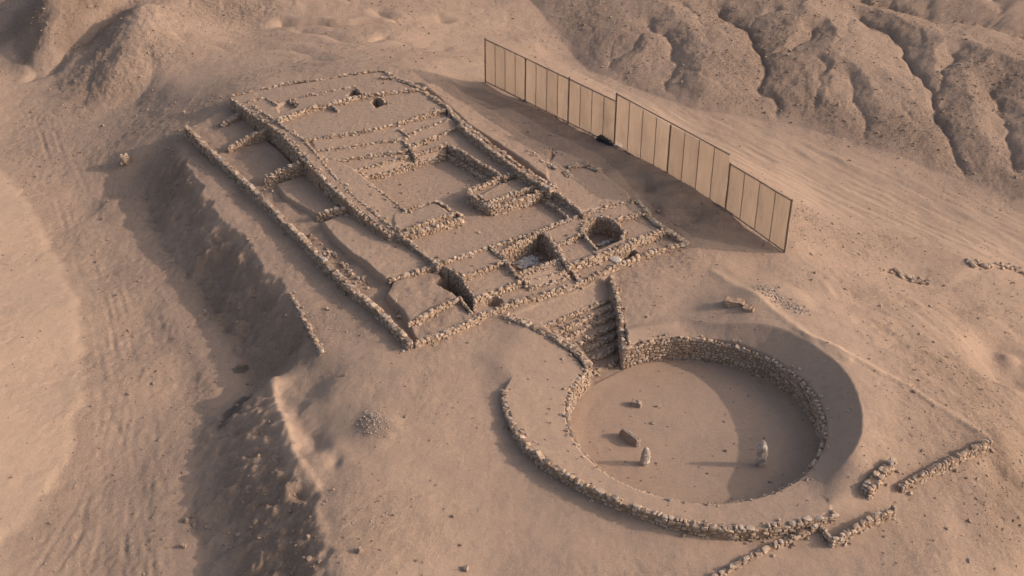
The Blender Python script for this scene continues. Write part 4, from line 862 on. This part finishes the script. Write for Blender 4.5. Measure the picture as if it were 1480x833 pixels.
# scattered rubble rows
def rocks(name, label, pts, z, n, size, spread):
    st = Stones(); line = PL([(a, b, z) for a, b in pts]); r, s = resample(line, .2)
    for _ in range(n):
        q = r[random.randrange(len(r))]; x = q[0]+random.gauss(0, spread); y = q[1]+random.gauss(0, spread); d = size*random.uniform(.4, 1.4)
        st.add((x, y, 0), (d*1.3, d, d*.8), random.uniform(0, 6), .4, (random.random(), 1.0) if size < .2 else None)
    cc = np.array(st.c); zz = Hat(cc[:, 0], cc[:, 1])
    for i in range(len(zz)): st.c[i] = (cc[i, 0], cc[i, 1], zz[i]+st.d[i][1]*.2)
    v, f, t = st.arrays(); c = v.mean(0); o = mesh_obj(name, v-c, f, [M_ST], None, None, False, None, t); o.location = c
    o['label'] = label; o['category'] = 'rubble'
    if size < .2: o['kind'] = 'stuff'
    return o
rocks('rubble_heap', 'curved row of brown rubble nearest the foot of the right slope', [(1297,394),(1306,400),(1320,403),(1334,404)], -4.1, 46, .42, .35)
rocks('rubble_heap', 'larger heap of rubble stones further right along the wadi edge', [(1403,378),(1412,377),(1422,375)], -5, 60, .42, .45)
st = Stones(); r_, s_ = resample(PL([(1430,373,-5),(1450,370,-5),(1475,368,-5),(1480,375,-5)]), .2)
for _ in range(22):
    q = r_[random.randrange(len(r_))]; x = q[0]+random.gauss(0, .5); y = q[1]+random.gauss(0, .5); d = .38*random.uniform(.5, 1.3); st.add((0, 0, d*.2), (d*1.3, d, d*.8), random.uniform(0, 6), .4)
    v, f, t = st.arrays(); o = mesh_obj('loose_stone', v, f, [M_ST], None, None, False, None, t); o.location = (x, y, float(Hat(x, y)[0])); st = Stones()
    tag(o, 'brown stone in the thin scattered row along the wadi at the right edge', 'stone', 'stones of the scattered row at the right edge')
rocks('rubble_heap', 'weathered patch of broken rock just beyond the rim of the pit', [(1100,420),(1118,430),(1140,444),(1160,455)], .9, 260, .13, .5)
rocks('rubble_heap', 'small grey gravel heap on bare ground left of the ring wall', [(528,606),(540,612),(556,622)], .2, 170, .1, .6)
for px, py, z, d, lb in ((673,822,-.6,.45,'small loose stone near the bottom edge left of the ring wall'),(522,808,-.4,.45,'small loose stone in rough ground at the bottom left of centre'),(270,752,-3.8,.4,'pale broken rock on the lower shadow edge of the valley'),(266,790,-3.8,.4,'pale broken rock lowest on the shadow edge of the valley')):
    block('loose_stone', px, py, z, (d, d*.8, d*.7), px*.1, lb, 'stone', tilt=(.2, .1), sink=.1)
# pebbles strewn over the natural ground
st = Stones(); cnt = 0; NP = 60000
ang_ = RNG.uniform(0, 1, (NP, 2)); pu = -0+145*ang_[:, 0]; pw_ = 28+165*ang_[:, 1]
px_ = pu*cT-pw_*sT; py_ = pu*sT+pw_*cT
hh, pp, rr, _ = terrain(px_, py_)
iu = np.clip(np.searchsorted(us, pu), 0, nu-1); iw = np.clip(np.searchsorted(ws, pw_), 0, nw-1); rr2 = Rg[iu, iw]; fpart = Pt[iu, iw]
inside = sdist(px_, py_, FOOT) > -.3
for i in range(NP):
    if fpart[i] == SI or (inside[i] and fpart[i] == 0): continue
    if random.random() > (rr2[i]**1.6*1.1 if not (inside[i] or fpart[i] in (PF_ID, RING_ID)) else .10): continue
    d = .06+.22*random.random()**9+.09*random.random()
    st.add((px_[i], py_[i], hh[i]+d*.12), (d*1.3, d, d*.75), random.uniform(0, 6), .4, (random.random()*.45, random.random()**3*.6))
v, f, t = st.arrays(); o = mesh_obj('gravel', v, f, [M_ST], None, None, False, None, t)
o['kind'] = 'stuff'; o['label'] = 'loose pebbles and small stones strewn over the bare slopes'; o['category'] = 'gravel'
# ------------------------------------------------------------------ the wind screen fence
def solve_h(b, ty):
    lo_, hi_ = 0, 12
    for _ in range(40):
        m = (lo_+hi_)/2; z = b[2]+m; Z = b[1]*cp_+(CH-z)*sp_; Yc = b[1]*-sp_*-1; yy = IH/2+F*(-(b[1]*sp_-(CH-z)*cp_))/Z
        if yy > ty: lo_ = m
        else: hi_ = m
    return (lo_+hi_)/2
FS = [([(702,118,57),(757,143,83),(819,176,112),(888,210,147)], 0), ([(888,209,136),(962,247,176),(1047,301.5,224)], 0), ([(1048.5,302.5,237),(1134,364,290)], 0)]
fence = thing('screen_fence', P(890, 211, .2), 'tall stepped fence of tan cloth panels on dark posts beside the temple', 'fence')
floc = np.array(fence.location)
def beam(name, a, b, r, mat=M_POST, n=6):
    a = np.array(a, float); b = np.array(b, float); t = (b-a)/np.linalg.norm(b-a); u = np.cross(t, (0, 0, 1.0)); 
    if np.linalg.norm(u) < 1e-3: u = np.array([1., 0, 0])
    u /= np.linalg.norm(u); v = np.cross(t, u); V = []; K = 5
    for k in range(K):
        c = a+(b-a)*k/(K-1)+RNG.normal(0, r*.12, 3)
        for j in range(n): an_ = 2*math.pi*j/n; V.append(c+r*(u*math.cos(an_)+v*math.sin(an_)))
    Fq = [(k*n+j, k*n+(j+1) % n, (k+1)*n+(j+1) % n, (k+1)*n+j) for k in range(K-1) for j in range(n)]
    Fq += [(0, 1, 2, 3), (0, 3, 4, 5)]; e = (K-1)*n; Fq += [(e, e+3, e+2, e+1), (e, e+5, e+4, e+3)]
    o = mesh_obj(name, np.array(V)-floc, Fq, [mat], None, None, False); o.parent = fence; return o
for si, (pts, _) in enumerate(FS):
    B = []; Hs = []
    for (bx, by, ty) in pts:
        b = on_fence(bx, by); B.append(b); Hs.append(solve_h(b, ty))
    # keep each section straight in plan: panels evenly set between its first and last post
    nb = (len(B)-1)*4
    d = np.array([np.linalg.norm((b-B[0])[:2]) for b in B]); e = (B[-1]-B[0]); s = np.linspace(0, 1, nb+1)
    pos = np.array([B[0]+e*q for q in s]); hs = np.interp(s, d/d[-1], Hs)
    g = Hat(pos[:, 0], pos[:, 1])
    for i in range(nb+1):
        main = i % 4 == 0; last = (si < 2 and i == nb)
        if not last: beam('post' if main else 'stay', (pos[i, 0], pos[i, 1], (g[i]-.4) if main else pos[i, 2]-.05), pos[i]+(0, 0, hs[i]+(.12 if main else 0)), .11 if main else .05)
    ex, ey = e[:2]/np.linalg.norm(e[:2])
    for i in range(nb):
        a, b = pos[i], pos[i+1]; ha, hb = hs[i], hs[i+1]; V = []; nx_, nz_ = 6, 8; ins = .09
        sag = random.uniform(-.15, .2)
        for side in (0, 1):
            for j in range(nz_+1):
                for k in range(nx_+1):
                    f = ins/3+(1-2*ins/3)*k/nx_; q = a+(b-a)*f; z = (ha+(hb-ha)*f)*j/nz_; bulge = sag*math.sin(math.pi*k/nx_)*math.sin(math.pi*j/nz_)+.11*float(noise(np.array([k*.9+i*7.]), np.array([j*.35]), 88)[0])*(0 < k < nx_)
                    V.append((q[0]-ey*bulge, q[1]+ex*bulge, q[2]+z))
        m_ = (nx_+1); tot = m_*(nz_+1)
        Fq = [(j*m_+k, j*m_+k+1, (j+1)*m_+k+1, (j+1)*m_+k) for j in range(nz_) for k in range(nx_)]
        Fq = [f_ for f_ in Fq]
        o = mesh_obj('cloth_panel', np.array(V[:tot])-floc, Fq, [M_CLOTH], None, None, True); o.parent = fence
    beam('top_rail', pos[0]+(0, 0, hs[0]), pos[-1]+(0, 0, hs[-1]), .07); beam('bottom_rail', pos[0], pos[-1], .07)
b = P(875, 207, .3); dd_ = (P(888, 213, .3)-P(866, 202, .3))
tz = float(on_fence(877, 204)[2]); o = block('folded_tarp', 875, 207, tz-.3, (2.2, .9, .6), math.atan2(dd_[1], dd_[0]), 'black folded tarpaulin dumped at the foot of the cloth fence', 'tarpaulin', mat=M_BLACK, sink=.15)
block('white_slab', 893, 214, tz-.3, (.9, .6, .3), -.5, 'small white slab lying beside the black tarpaulin', 'slab', mat=M_WHITE, tone=(1, 0), tilt=(.2, .1))
print('polys', sum(len(o.data.polygons) for o in bpy.data.objects if o.type == 'MESH'), 'objs', len(bpy.data.objects))
